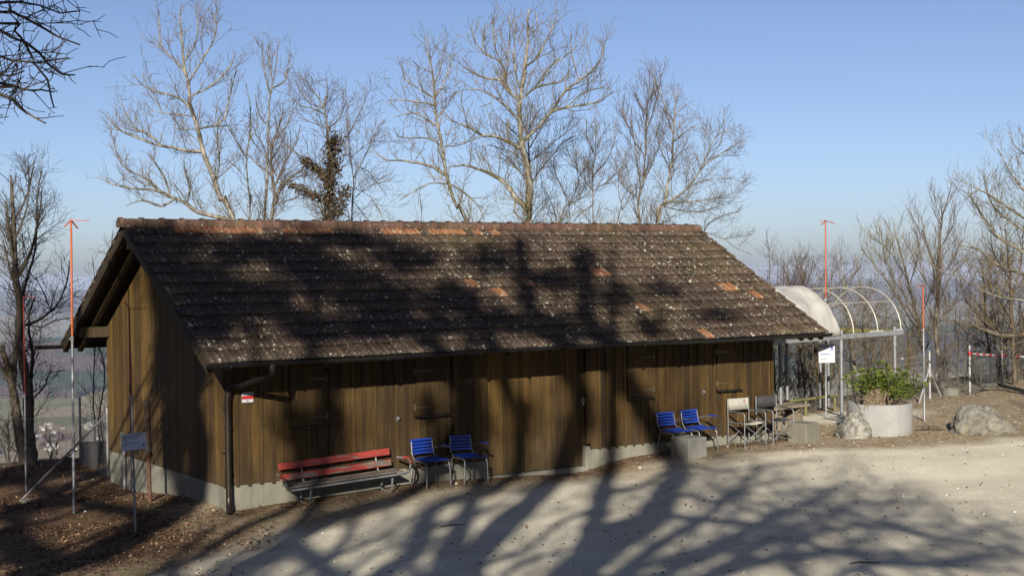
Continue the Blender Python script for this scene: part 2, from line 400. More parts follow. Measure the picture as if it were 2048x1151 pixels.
def gh(x, y):                          # ground height in world z, arrays
    x = np.asarray(x, float); y = np.asarray(y, float)
    xc = np.clip(x, -30, 35); yc = np.clip(y, -25, 46)
    z = _w[-3] + _w[-2]*xc + _w[-1]*yc
    for k in range(len(CTRL)):
        d2 = (xc-CTRL[k,0])**2 + (yc-CTRL[k,1])**2; z = z + _w[k]*.5*d2*np.log(d2 + 1e-9)
    z = z + .05*fbm(x, y, 2.2, 4, 3) + .012*fbm(x, y, .3, 3, 9)
    ye = np.interp(x, EDGE[:,0], EDGE[:,1]); e = np.maximum(y - ye, 0)
    near = z + CZ + 15*np.clip((-y-14)/22, 0, 1)**1.3*(1+.4*fbm(x, y, 9, 3, 17)) + 8*np.clip((-x-24-.2*y)/20, 0, 1)**1.4*np.clip((24-y)/14, 0, 1)  # unseen rise behind the viewpoint, added to block low sky light
    drop = np.minimum(e*e*.10, e*.62) + np.where(e > 0, .25*fbm(x, y, 3.0, 3, 5)*np.clip(e, 0, 3), 0)
    z1 = near - drop
    r = np.hypot(x, y); az = np.degrees(np.arctan2(x, y))
    fl = CZ - 290 + 5*fbm(x, y, 900, 3, 21)
    hill = 92*np.exp(-((r-4300-8*az)/620)**2)*(.85+.9*fbm(x, y, 1500, 3, 31)) + 30*np.exp(-((r-5300)/700)**2)*(1+2*fbm(x,y,1200,3,35))
    ridge = np.clip((r-9500)/4500, 0, 1)**1.5*(132 + 150*fbm(x, y, 5200, 4, 44)) - np.clip((r-15500)/5000,0,1)*60
    z2 = fl + hill + ridge
    return np.maximum(z1, z2)
def gz(x, y): return float(gh(np.array([x]), np.array([y]))[0])
def foot(px, py):                      # point of the ground seen at a pixel
    v = ray(px, py); lo = 8.0; Y = lo
    while Y < 60:
        p = CAM + v*Y
        if p[2] < gz(p[0], p[1]): break
        Y += .25
    lo, hi = Y-.25, Y
    for _ in range(12):
        mm = (lo+hi)/2; p = CAM + v*mm
        if p[2] < gz(p[0], p[1]): hi = mm
        else: lo = mm
    p = CAM + v*lo; return np.array([p[0], p[1], gz(p[0], p[1])])

def axis(a, b, step, far, g):
    c = list(np.arange(a, b+1e-6, step)); s = step; x = b
    while x < far: s *= g; x += s; c.append(x)
    s = step; x = a; o = []
    while x > -far: s *= g; x -= s; o.append(x)
    return np.array(o[::-1] + c)
xs = axis(-16, 18, .14, 24000, 1.06); ys = axis(13, 42, .14, 24000, 1.05)
ys = ys[ys > -400]
X, Y = np.meshgrid(xs, ys); Z = gh(X, Y)
nx, ny = len(xs), len(ys)
idx = np.arange(nx*ny).reshape(ny, nx)
F = np.stack([idx[:-1,:-1], idx[:-1,1:], idx[1:,1:], idx[1:,:-1]], -1).reshape(-1, 4)
# where gravel, leaf litter and grass lie (plan positions found from the photo's borders)
def plan(pts): return [tuple(foot(*p)[:2]) for p in pts]
GEDGE = plan([(300,1151),(420,1110),(560,1062),(700,1035),(860,1002),(1000,980),(1180,962),(1330,930),(1480,915),(1640,902),(1800,892),(2047,874)])
GEDGE = [(GEDGE[0][0]-1.0, 8.0)] + GEDGE + [(30., GEDGE[-1][1]+1.5)]
gx = np.array([p[0] for p in GEDGE]); gy = np.array([p[1] for p in GEDGE]); o_ = np.argsort(gx)
lim = np.interp(X, gx[o_], gy[o_], left=-50)
nz = fbm(X, Y, 1.2, 4, 77)*1.6
gravel = np.clip((lim - Y + nz*1.5)/1.3 + .45, 0, 1)
loc_s = (X-BX)*BD[0] + (Y-BY)*BD[1]; loc_t = (X-BX)*BN[0] + (Y-BY)*BN[1]
sand = np.clip(1.4 - np.hypot((X-7.0)/1.9, (Y-31.2)/1.5), 0, 1)
gravel = np.maximum(gravel, np.clip(sand*2, 0, 1))
litter = np.clip((-(X+3.2) - .12*(Y-18))*.5 + nz, 0, 1)*np.clip((Y-15)/3, 0, 1)
litter = np.maximum(litter, np.clip((Y - np.interp(X, EDGE[:,0], EDGE[:,1]) + 2.2)*.5 + nz, 0, 1))
wallband = np.clip(1.2 - np.abs(loc_t - .75)/.55 + nz*.6, 0, 1)*((loc_s > .3) & (loc_s < 12.5))
litter = np.maximum(litter, wallband*.8); gravel = gravel*(1-wallband*.9)
forest = ((Z - CZ) > -270).astype(float)*np.clip((np.hypot(X, Y)-2000)/200, 0, 1)*np.clip(fbm(X, Y, 700, 3, 61)*6+2.4, 0, 1)
forest = np.where(np.hypot(X, Y) < 1800, (np.hypot(X, Y) > 60)*1.0, forest)

def ground_mat():
    mt, n, l, b = nodes('yard_ground')
    v = mapping(n, l, (1,1,1))
    a = noise(n, l, v, .8, 5, .6); f = noise(n, l, v, 28, 6, .75); p = noise(n, l, v, 7, 5, .7); q = noise(n, l, v, 90, 2, .6)
    gr = ramp(n, l, a, [(.3, (.41,.38,.295)), (.7, (.53,.495,.39))])
    gr = mixc(n, l, ramp(n, l, f, [(.32, .8), (.47, 0.0)]), gr, (.24,.21,.165))
    gr = mixc(n, l, ramp(n, l, q, [(.60, 0.0), (.68, .7)]), gr, (.66,.63,.57))
    vo = n.new('ShaderNodeTexVoronoi'); vo.inputs['Scale'].default_value = 16; l.new(v, vo.inputs['Vector'])
    sp = n.new('ShaderNodeSeparateColor'); l.new(vo.outputs['Color'], sp.inputs[0])
    st = math_(n, l, 'LESS_THAN', vo.outputs['Distance'], math_(n, l, 'MULTIPLY_ADD', sp.outputs[0], .9, -.62))
    w2 = noise(n, l, mapping(n, l, (.5,1.3,1)), .5, 5, .7, 1.0)
    gr = mixc(n, l, ramp(n, l, w2, [(.45, 0.0), (.62, .35)]), gr, (.30,.265,.21))
    gr = mixc(n, l, math_(n, l, 'MULTIPLY', st, .6), gr, (.64,.61,.54))
    di = ramp(n, l, p, [(.3, (.12,.088,.052)), (.5, (.215,.168,.108)), (.72, (.32,.27,.19))])
    di = mixc(n, l, ramp(n, l, f, [(.36, .7), (.5, 0.0)]), di, (.05,.036,.022))
    di = mixc(n, l, ramp(n, l, a, [(.55, 0.0), (.7, .55)]), di, (.10,.105,.035))
    di = mixc(n, l, ramp(n, l, q, [(.62, 0.0), (.70, .6)]), di, (.46,.41,.33))
    li = ramp(n, l, p, [(.3, (.030,.018,.010)), (.5, (.075,.043,.022)), (.7, (.14,.085,.048))])
    li = mixc(n, l, ramp(n, l, f, [(.56, 0.0), (.64, .7)]), li, (.24,.15,.085))
    li = mixc(n, l, ramp(n, l, a, [(.58, 0.0), (.68, .5)]), li, (.07,.075,.022))
    c = mixc(n, l, attr(n, l, 'gravel'), di, gr); c = mixc(n, l, attr(n, l, 'litter'), c, li)
    l.new(c, b.inputs['Base Color']); b.inputs['Roughness'].default_value = .95; b.inputs['Specular IOR Level'].default_value = .15
    h = math_(n, l, 'ADD', f, math_(n, l, 'MULTIPLY', q, .5)); h = math_(n, l, 'ADD', h, math_(n, l, 'MULTIPLY', st, .25))
    bump(n, l, b, h, .9, .018); return mt
def valley_mat():
    mt, n, l, b = nodes('valley_land')
    v = mapping(n, l, (1,1,0))
    vo = n.new('ShaderNodeTexVoronoi'); vo.inputs['Scale'].default_value = .0042; l.new(v, vo.inputs['Vector'])
    sp = n.new('ShaderNodeSeparateColor'); l.new(vo.outputs['Color'], sp.inputs[0])
    fi = ramp(n, l, sp.outputs[0], [(.0, (.13,.12,.060)), (.35, (.17,.135,.090)), (.6, (.095,.10,.045)), (1.0, (.20,.165,.12))])
    a = noise(n, l, v, .012, 5, .7); f = noise(n, l, v, .05, 5, .8)
    wo = ramp(n, l, a, [(.40, (.045,.030,.026)), (.50, (.035,.025,.022)), (.56, (.016,.021,.011)), (.75, (.013,.018,.010))])
    wo = mixc(n, l, ramp(n, l, f, [(.4, .6), (.55, 0.0)]), wo, (.02,.018,.016))
    c = mixc(n, l, attr(n, l, 'forest'), fi, wo)
    l.new(c, b.inputs['Base Color']); b.inputs['Roughness'].default_value = 1; b.inputs['Specular IOR Level'].default_value = 0
    return mt
M['ground'] = ground_mat(); M['valley'] = valley_mat()
g = mesh_obj('ground', np.stack([X, Y, Z], -1).reshape(-1, 3), F, [M['ground'], M['valley']], smooth=True,
             attrs={'gravel': gravel, 'litter': litter, 'forest': forest})
cx_ = (X[:-1,:-1]**2 + Y[:-1,:-1]**2).ravel()
g.data.polygons.foreach_set('material_index', (cx_ > 200**2).astype(np.int32))
tag(g, kind='structure')

# ------------------------------------------------------------------ tubes in bulk (trees)
def tubes(lines, sides):               # lines: list of (pts (n,3), radii (n,)); returns V, F
    groups = {}
    for p, r in lines: groups.setdefault(len(p), []).append((p, r))
    Vs = []; Fs = []; base = 0
    for n, lst in groups.items():
        P = np.array([p for p, _ in lst]); Rr = np.array([r for _, r in lst]); K = len(lst)
        T = np.empty_like(P); T[:,1:-1] = P[:,2:] - P[:,:-2]; T[:,0] = P[:,1]-P[:,0]; T[:,-1] = P[:,-1]-P[:,-2]
        T /= np.linalg.norm(T, axis=2, keepdims=True) + 1e-9
        md = P[:,-1]-P[:,0]; ref = np.where(np.abs(md[:,2:3]) > .7*np.linalg.norm(md, axis=1, keepdims=True), np.array([[1.,.2,0]]), np.array([[.1,.2,1.]]))[:,None,:]
        U = np.cross(T, np.broadcast_to(ref, T.shape)); U /= np.linalg.norm(U, axis=2, keepdims=True) + 1e-9
        Wv = np.cross(T, U)
        an = np.arange(sides)*2*math.pi/sides
        ring = P[:,:,None,:] + Rr[:,:,None,None]*(U[:,:,None,:]*np.cos(an)[None,None,:,None] + Wv[:,:,None,:]*np.sin(an)[None,None,:,None])
        Vs.append(ring.reshape(-1, 3))
        i = np.arange(n-1)[:,None]; j = np.arange(sides)[None,:]
        q = np.stack([i*sides+j, i*sides+(j+1)%sides, (i+1)*sides+(j+1)%sides, (i+1)*sides+j], -1).reshape(-1, 4)
        Fs.append((q[None] + (np.arange(K)*n*sides)[:,None,None]).reshape(-1, 4) + base); base += K*n*sides
    if not Vs: return np.zeros((0,3)), np.zeros((0,4), int)
    return np.concatenate(Vs), np.concatenate(Fs)

def spline(P, step):
    P = np.asarray(P, float)
    if len(P) < 3:
        k = max(2, int(np.linalg.norm(P[1]-P[0])/step)+1); t = np.linspace(0,1,k)[:,None]; return P[0]*(1-t)+P[1]*t
    Q = np.vstack([2*P[0]-P[1], P, 2*P[-1]-P[-2]]); out = []
    for i in range(1, len(Q)-2):
        k = max(1, int(np.linalg.norm(Q[i+1]-Q[i])/step)); t = (np.arange(k)/k)[:,None]
        out.append(.5*((2*Q[i]) + (-Q[i-1]+Q[i+1])*t + (2*Q[i-1]-5*Q[i]+4*Q[i+1]-Q[i+2])*t**2 + (-Q[i-1]+3*Q[i]-3*Q[i+1]+Q[i+2])*t**3))
    out.append(P[-1:]); return np.concatenate(out)

class Style:
    def __init__(s, sp=.17, ang=48, up=.35, len1=.9, wig=.16, tw=.30, rt=.0052, l2=.5, sp2=.12, sp3=.10, lev=3, droop=0, f0=.12):
        s.__dict__.update(locals())
ASH = Style(sp=.17, ang=50, up=.55, len1=.95, wig=.20, tw=.26, rt=.0044, sp2=.18)
BEECH = Style(sp=.13, ang=40, up=.35, len1=1.1, wig=.12, tw=.28, rt=.0038, sp2=.09)
FINE = Style(sp=.14, ang=42, up=.25, len1=1.0, wig=.14, tw=.28, rt=.0036, sp2=.11, droop=.1)
def unit(v): return v / (np.linalg.norm(v) + 1e-9)
def sprout(rng, p0, d, L, r0, lev, st, out):
    n = 6 if L > .6 else (4 if L > .25 else 3)
    P = np.empty((n, 3)); P[0] = p0; d = unit(d); seg = L/(n-1)
    for i in range(1, n):
        d = unit(d + rng.normal(0, st.wig, 3) + np.array([0,0,(st.up - st.droop)*.28])); P[i] = P[i-1] + d*seg
    r1 = max(st.rt*.75, r0*.35); rad = np.linspace(r0, r1, n); out.append((P, rad))
    if lev <= 0: return
    sp = st.sp2 if lev >= 2 else st.sp3
    a = sp*(.6+rng.random()); side = 1
    while a < L*.97:
        f = a/L; k = min(int(f*(n-1)), n-2); u = f*(n-1)-k; q = P[k]*(1-u)+P[k+1]*u; t = unit(P[k+1]-P[k])
        ax = unit(rng.normal(0,1,3)); pr = unit(np.cross(t, ax)); an = R(st.ang*(.7+.6*rng.random()))
        dd = t*math.cos(an) + pr*math.sin(an) + np.array([0,0,st.up*.35])
        ll = (st.l2*L*(1-.55*f) if lev >= 2 else st.tw)*(.55+.8*rng.random())
        if ll > .07: sprout(rng, q, dd, ll, max(st.rt, (r0*(1-f)+r1*f)*.55), lev-1, st, out)
        a += sp*(.6+.8*rng.random())
def limb(rng, P, r0, r1, st, out, big, children=True, lenmul=1.0):
    S = spline(P, .16)
    if len(S) > 3:
        w = rng.normal(0, 1, (len(S), 3)); w = (w + np.roll(w,1,0) + np.roll(w,2,0))/3; S[1:-1] += w[1:-1]*.012*max(1., lenmul)
    n = len(S); f = np.linspace(0, 1, n); rad = r0*(1-f)**.8 + r1*f**.9; rad = np.maximum(rad, r1)
    rad = rad*(1 + .10*rng.normal(0, 1, n)*(f < .97)); rad = np.abs(rad)
    big.append((S, rad))
    if not children: return
    L = np.linalg.norm(np.diff(S, axis=0), axis=1).sum(); a = L*st.f0
    cum = np.r_[0, np.cumsum(np.linalg.norm(np.diff(S, axis=0), axis=1))]
    while a < L:
        k = min(int(np.searchsorted(cum, a))-1, n-2); k = max(k, 0); q = S[k]; t = unit(S[k+1]-S[k]); ff = a/L
        pr = unit(np.cross(t, unit(rng.normal(0,1,3)))); an = R(st.ang*(.7+.6*rng.random()))
        dd = t*math.cos(an) + pr*math.sin(an) + np.array([0,0,st.up*.6])
        ll = st.len1*lenmul*(.35+.9*rng.random())*(.55 + .6*math.sin(math.pi*min(1, ff*.9+.1)))
        ll = min(ll, .28*L + .35)
        sprout(rng, q, dd, ll, max(st.rt*1.4, rad[k]*.45 if rad[k] < .03 else .013), st.lev-1, st, out)
        a += st.sp*(.6+.8*rng.random())
def build_tree(name, base, trunk, limbs, twigs, mb, mt, label, group=None, cat='tree', sides=8):
    base = np.asarray(base, float)
    root = empty(name, base, 0, label, cat, group)
    V, F = tubes(trunk, sides); mesh_obj('trunk', V-base, F, mb, root, smooth=True)
    V1, F1 = tubes(limbs, 5); V2, F2 = tubes(twigs, 3)
    V = np.concatenate([V1, V2]); F = np.concatenate([F1, F2+len(V1)])
    o = mesh_obj('crown', V-base, F, [mb, mt], root, smooth=True)
    mi = np.r_[np.zeros(len(F1), np.int32), np.ones(len(F2), np.int32)]; o.data.polygons.foreach_set('material_index', mi)
    return root
def px_line(rng, pts, Y, z0=0., slope=None, sc=1.0, ox=0., oy=0.):
    # a limb seen along these photo pixels, its depth wandering away from the trunk's
    out = []; L = 0; sl = rng.uniform(-.55, .55) if slope is None else slope; prev = None
    for (x, y) in pts:
        x = ox + x/sc; y = oy + y/sc
        if prev is not None: L += math.hypot(x-prev[0], y-prev[1])/FPX*Y
        prev = (x, y); out.append(at(x, y, Y + z0 + sl*L))
    return np.array(out)
def traced_tree(name, seed, Y, trunk, rt, limbs, st, mb, mt, label, sc=1., ox=0., oy=0., group=None, lenmul=1., drop=True):
    rng = np.random.default_rng(seed); T = []; B = []; O = []
    tl = px_line(rng, trunk, Y, 0, .04, sc, ox, oy)
    if drop:
        gzz = gz(tl[0][0], tl[0][1] ); h = max(tl[0][2]-gzz, .3) + .15
        d0 = tl[0]-tl[1]; d0 = d0/abs(d0[2]); b = tl[0] + np.array([d0[0]*h*.5, 0, -h]); tl = np.vstack([b, tl])
    limb(rng, tl, rt[0], rt[1], st, O, T, lenmul=lenmul)
    S = T[0][0]
    for (pts, r0) in limbs:
        p = px_line(rng, pts, Y, 0, None, sc, ox, oy)
        # start on the nearest point of the trunk or of an earlier limb
        best = None
        for (Q, _) in T[:1] + B:
            d = np.hypot((Q-p[0])[:,0], (Q-p[0])[:,2]); k = int(d.argmin())
            if best is None or d[k] < best[0]: best = (d[k], Q[k])
        if best[0] < .5:
            off = best[1][1]-p[0][1]; p[:,1] += off; p[0] = best[1]
        limb(rng, p, r0, .009, st, O, B, lenmul=lenmul)
    return build_tree(name, tl[0], T, B, O, mb, mt, label, group)

# ================================================================== BARN
rnd = random.Random(5)
barn = empty('barn', (BX, BY, 0), A, 'long low brown timber barn with mossy tiled roof and concrete base', 'barn')
RW = BW/2; TA = math.atan2(RISE, RW); LS = math.hypot(RISE, RW)
S0, S1 = OG, BL - .6043; T0, T1 = OF, BW - OF
WT = EZ + OF*math.tan(TA) - .16        # wall top
def roof_z(t): return EZ + min(t, BW - t)*math.tan(TA)
# ---- tiles
def tile_slope(flip):
    NC = 13; g_ = LS/NC; NT = 64; tw = BL/NT; K = 9
    u = np.linspace(0, 1, K)
    prof = .0085*np.cos(u*4*math.pi) + np.where(u > .9, .012, 0)
    Vs = []; Fs = []; Ts = []; Ed = []; b = 0
    rg = np.random.default_rng(11)
    orange = set()
    def fill(k, a, b_, p=1.0):
        for i in range(a, b_):
            if rg.random() < p: orange.add((k, i))
    # replaced clay tiles: rows counted from the ridge, columns along the barn
    fill(12, 4, 12, .95); fill(12, 14, 19); fill(12, 24, 28); fill(12, 29, 33); fill(12, 34, 35); fill(12, 36, 37)
    ORI = ((1184,544),(1205,546),(1000,582),(985,583),(1440,571),(1452,572),(1505,588),(1512,589),(1058,574),(935,568),(1265,606),(1400,662))
    for (x, y) in ORI:
        RN = -BN*math.sin(TA) + ZZ*math.cos(TA); s_, t_, z_ = bl(hit(x, y, bw(0,0,EZ), RN))
        orange.add((int(t_/math.cos(TA)/g_), int(s_/tw)))
    for k in range(NC):
        rowoff = rg.normal(0, .004)
        for i in range(NT):
            x = (i+u)*tw; l0 = k*g_ - .012 + rg.normal(0, .004) + rowoff; l1 = (k+1)*g_ + .03
            tl = rg.normal(0, .0035); tw_ = rg.normal(0, .0025)
            rows = ((l0, .020), (l0, .041), (l0 + .5*g_, .025), (l1, .004))
            ti = rg.random()
            t_v = 2.0 if (not flip and (k, i) in orange) else ti
            for r_, (l_, h_) in enumerate(rows):
                hh = h_ + (prof if r_ else prof*.2) + (tl + tw_*(u-.5)*2)*(1 if r_ else 0)
                Vs.append(np.stack([x, l_*math.cos(TA) - hh*math.sin(TA), EZ + l_*math.sin(TA) + hh*math.cos(TA)], -1))
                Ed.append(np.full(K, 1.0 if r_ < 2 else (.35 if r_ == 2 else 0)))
            for r_ in range(3):
                for j in range(K-1):
                    q = b + r_*K + j; Fs.append((q, q+1, q+K+1, q+K)); Ts.append(t_v)
            b += 4*K
    V = np.concatenate(Vs); F_ = np.array(Fs)
    if flip: V[:,1] = BW - V[:,1]; F_ = F_[:, ::-1]
    return V, F_, Ts, np.concatenate(Ed)
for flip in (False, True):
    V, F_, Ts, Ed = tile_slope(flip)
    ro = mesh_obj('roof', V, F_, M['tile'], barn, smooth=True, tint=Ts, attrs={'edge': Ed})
    if not flip:
        roof = ro; tag(ro, 'lichen-spotted brown tiled front slope with a few orange tiles')
    # boarding and slab under the tiles
    b = MB(); dz = .115/math.cos(TA)
    def sl(t, z): return (BW - t if flip else t), z
    pts = []
    for (s_, t_, o_) in ((.02,.03,-.012),(BL-.02,.03,-.012),(BL-.02,RW,-.012),(.02,RW,-.012),(.02,.03,-.05),(BL-.02,.03,-.05),(BL-.02,RW,-.05),(.02,RW,-.05)):
        tt, zz = sl(t_, EZ + t_*math.tan(TA) + o_); pts.append((s_, tt, zz))
    fs = [(0,1,2,3),(7,6,5,4),(0,4,5,1),(1,5,6,2),(2,6,7,3),(3,7,4,0)]
    b.add(pts, fs if not flip else [f[::-1] for f in fs])
    b.build('soffit', M['soffit'], ro)
    # rafters
    b = MB(); ss = [.06, .34] + [1.1 + .85*i for i in range(14)] + [BL-.34, BL-.06]
    for s_ in ss:
        w = .045; lo = .06; p = []
        for (ds, t_, o_) in ((-w,.06,-.052),(w,.06,-.052),(w,RW-.002,-.052),(-w,RW-.002,-.052),(-w,.10,-.19),(w,.10,-.19),(w,RW-.002,-.19),(-w,RW-.002,-.19)):
            tt, zz = sl(t_, EZ + t_*math.tan(TA) + o_); p.append((s_+ds, tt, zz))
        b.add(p, fs if not flip else [f[::-1] for f in fs], rnd.random())
    b.build('rafters', M['beam'], ro)
# ---- ridge caps
V = []; 
b = MB(); NR = 36; rl = (BL+.06)/NR; zr = EZ + RISE + .035
for i in range(NR):
    s_ = -.03 + i*rl; n_ = 9; rr = []
    for (ds, rad) in ((-.035, .118), (.03, .122), (.055, .104), (rl, .098)):
        rr.append([(s_+ds, RW + rad*1.15*math.cos(math.pi*(j/(n_-1)*1.24-.12)), zr - .035 + rad*1.05*math.sin(math.pi*(j/(n_-1)*1.24-.12)) + rnd.gauss(0,.001)) for j in range(n_)])
    vv = [p for r_ in rr for p in r_]; ff = []
    for q in range(3):
        for j in range(n_-1): ff.append((q*n_+j+1, q*n_+j, (q+1)*n_+j, (q+1)*n_+j+1))
    b.add(vv, ff, rnd.choice([.55,.9,1.2,1.35]) , True)
    if i in (0, NR-1):
        rq = rr[0] if i == 0 else rr[-1]; b.add(rq, [tuple(range(n_))], .4)
M['ridge'] = M['tile'].copy(); M['ridge'].name = 'ridge_caps'
for nd in M['ridge'].node_tree.nodes:
    if nd.type == 'VALTORGB' and len(nd.color_ramp.elements) == 3 and abs(nd.color_ramp.elements[0].color[0]-.016) < .002:
        for e, c_ in zip(nd.color_ramp.elements, ((.032,.018,.014),(.060,.032,.023),(.095,.052,.036))): e.color = (*c_, 1)
rc = b.build('ridge_tiles', M['ridge'], barn)
# ---- board and batten walls (local barn coordinates)
def boards_s(b, s0, s1, t, z0, z1, w=.2, batten=True, z1f=None, jitter=.0):
    s_ = s0
    while s_ < s1 - .02:
        e = min(s_ + w, s1); tt = rnd.uniform(.0, 1.0); o = rnd.uniform(-.003, .003)
        zz = z1f(s_) if z1f else z1
        b.box((s_+.002, t+o, z0 + rnd.uniform(-.004,.004)), (e-.002, t+.022+o, zz), tt)
        if batten and s_ > s0 + .01:
            b.box((s_-.026, t-.020+o, z0-.022+rnd.uniform(-.006,.006)), (s_+.026, t-.0035, zz), rnd.uniform(.1, 1.0))
        s_ = e
SD0 = on_wall(975, 940)[0]; SD1 = on_wall(1180, 935)[0]
SP = on_wall(905, 940)[0]
b = MB()
boards_s(b, S0, SP, T0, ZB, WT)
b.box((S0-.02, T0-.022, ZB-.02), (S0+.06, T0-.002, WT), .5)
front = b.build('front_wall', M['wood'], barn); b = MB()
boards_s(b, SD1+.02, S1, T0, ZB, WT)
b.box((S1-.06, T0-.022, ZB-.02), (S1+.02, T0-.002, WT), .5)
b.build('front_wall', M['wood'], barn)
b = MB(); boards_s(b, SP+.02, SD0-.03, T0-.025, ZB-.01, ZB+1.93, .135, False)
b.box((SP-.01, T0-.035, ZB+1.93), (SD0-.02, T0+.02, ZB+1.985), .3); 
b.box((SP+.01, T0+.003, ZB), (SD0-.02, T0+.03, WT), .2)
b.build('plank_door', M['wood'], barn)
b = MB(); boards_s(b, SD0+.02, SD1-.06, T0+.075, ZD+.012, WT-.05, .115, False)
bd_ = b.build('barn_door', M['wood_gable'], barn); tag(bd_, 'wide flush sliding door of narrow lighter boards')
b = MB(); b.box((SD0-.03, T0-.001, ZB), (SD0+.02, T0+.10, WT), .4); b.build('door_frame', M['wood'], barn); b = MB(); b.box((SD1-.055, T0-.001, ZD+.40), (SD1+.018, T0+.10, WT), .6)
b.build('door_frame', M['wood'], barn)
# inner shell that closes the barn
b = MB(); b.box((S0+.05, T0+.12, ZD), (S1-.05, T0+.16, WT+.02), .3); b.box((S0+.05, T1-.05, ZD), (S1-.05, T1-.022, WT+.02), .3)
b.build('inner_wall', M['soffit'], barn)
# back wall
b = MB(); boards_s(b, S0, S1, T1-.022, ZB, WT, .2, False); b.build('back_wall', M['wood'], barn)
# gables
for gi, (gs, sg) in enumerate(((S0, -1), (S1, 1))):
    b = MB(); t_ = T0
    while t_ < T1 - .02:
        e = min(t_+.122, T1); o = rnd.uniform(-.002, .002)
        za = roof_z(t_) - .19; zb_ = roof_z(e) - .19
        if t_ < RW < e: za = zb_ = roof_z(RW) - .2
        x0, x1 = (gs-.002, gs+.02) if sg < 0 else (gs-.02, gs+.002)
        x0 += o; x1 += o; z0 = ZB - .012 + rnd.uniform(-.006, .006)
        gp = .0015 if abs(t_ - T0 - .122*42) > .06 else .012
        b.add([(x0,t_+gp,z0),(x1,t_+gp,z0),(x1,e-gp,z0),(x0,e-gp,z0),(x0,t_+gp,za),(x1,t_+gp,za),(x1,e-gp,zb_),(x0,e-gp,zb_)],
              [(3,2,1,0),(4,5,6,7),(0,1,5,4),(1,2,6,5),(2,3,7,6),(3,0,4,7)], rnd.uniform(.1,.95))
        t_ = e
    gw = b.build('gable_wall', M['wood_gable'], barn)
    b = MB(); x0, x1 = (gs+.03, gs+.05) if sg < 0 else (gs-.05, gs-.03)
    b.add([(x0,T0+.1,ZD),(x0,T1-.06,ZD),(x0,T1-.06,WT),(x0,RW,roof_z(RW)-.22),(x0,T0+.1,WT)], [(0,1,2,3,4)], .2)
    b.build('gable_lining', M['soffit'], gw)
# purlins reaching out under the gable overhangs
b = MB()
for t_, zt in ((T0+.02, WT+.0), (T1-.17, WT+.0), (RW-.08, EZ+RISE-.22)):
    for (a_, e_) in ((.09, S0-.006), (S1+.006, BL-.09)):
        b = MB(); b.box((a_, t_, zt-.19), (e_, t_+.15, zt), rnd.uniform(.4, .8)); b.build('purlin', M['beam'], barn)
# foundation: left stretch, door sill, right stretch, gable stretch
b = MB()
b.bev((S0+.002, T0+.012, -1.2), (SD0-.02, T0+.115, ZB-.002), .006)
b.bev((SD0-.018, T0-.02, -1.2), (SD1-.11, T0+.117, ZD), .006)
b.bev((SD1-.108, T0-.028, -1.2), (SD1-.008, T0+.115, ZB+.055), .008)
b.bev((SD1-.006, T0+.012, -1.2), (S1-.002, T0+.115, ZB-.002), .006)
b.bev((S0+.006, T0+.117, -1.2), (S0+.12, T1-.07, ZB-.004), .006)
b.bev((S1-.12, T0+.117, -1.2), (S1-.006, T1-.07, ZB-.004), .006)
b.build('foundation', M['conc'], barn)
# gutters, downpipe
def gutter(tc, sg, s0=-.06):
    b = MB(); n_ = 9; r_ = .062; s1 = BL+.04; zc = EZ - .005
    for (rr, ins) in ((r_, 0), (r_-.004, 1)):
        pa = [(tc + rr*math.cos(math.pi + math.pi*j/(n_-1)), zc + rr*math.sin(math.pi + math.pi*j/(n_-1))) for j in range(n_)]
        for q in range(24):
            a_, e_ = s0 + (s1-s0)*q/24, s0 + (s1-s0)*(q+1)/24
            sag = [-.012*math.sin(math.pi*3*(x-s0)/(s1-s0)) for x in (a_, e_)]
            vv = [(a_, y, z+sag[0]) for y, z in pa] + [(e_, y, z+sag[1]) for y, z in pa]
            ff = [(j, j+1, n_+j+1, n_+j) for j in range(n_-1)]
            b.add(vv, ff if not ins else [f[::-1] for f in ff], .5, True)
    for q in range(24):
        a_, e_ = s0 + (s1-s0)*q/24, s0 + (s1-s0)*(q+1)/24
        b.tube([(a_, tc - sg*r_, zc-.012*math.sin(math.pi*3*(a_-s0)/(s1-s0))), (e_, tc - sg*r_, zc-.012*math.sin(math.pi*3*(e_-s0)/(s1-s0)))], .010, 6)
    for s_ in (s0, s1):
        b.add([(s_, tc + r_*math.cos(math.pi+math.pi*j/8), zc + r_*math.sin(math.pi+math.pi*j/8)) for j in range(9)], [tuple(range(9))], .5)
    for q in range(15): b.box((.3+q*.86, tc-r_-.008, zc-.03), (.33+q*.86, tc+r_, zc-.066), .3)
    return b
gt = gutter(-.045, 1).build('gutter', M['gutter'], barn)
gutter(BW+.045, -1, -.48).build('gutter', M['gutter'], barn)
ps = on_wall(452, 900)[0] - .0
b = MB(); g0 = bw(ps, T0-.07, 0); zg = gz(g0[0], g0[1])
pp = rounded([(ps+.36, -.045, EZ-.06), (ps+.36, -.045, EZ-.22), (ps+.02, T0-.10, EZ-.43), (ps+.0, T0-.085, EZ-.62), (ps, T0-.085, zg+.16), (ps-.05, T0-.22, zg+.0)], .12, 6)
b.tube(pp, .045, 12)
for z_ in (EZ-.62, 1.30, zg+.62): b.tube([(ps, T0-.085, z_-.02), (ps, T0-.085, z_+.02)], .052, 12)
b.tube([(ps+.36, -.045, EZ-.05), (ps+.36, -.045, EZ-.12)], .058, 12)
dp = b.build('downpipe', M['pipe'], barn)
for z_ in (EZ-.75, zg+.9):
    b = MB(); b.box((ps-.055, T0-.09, z_), (ps+.055, T0-.002, z_+.025)); b.build('bracket', M['gutter'], dp)
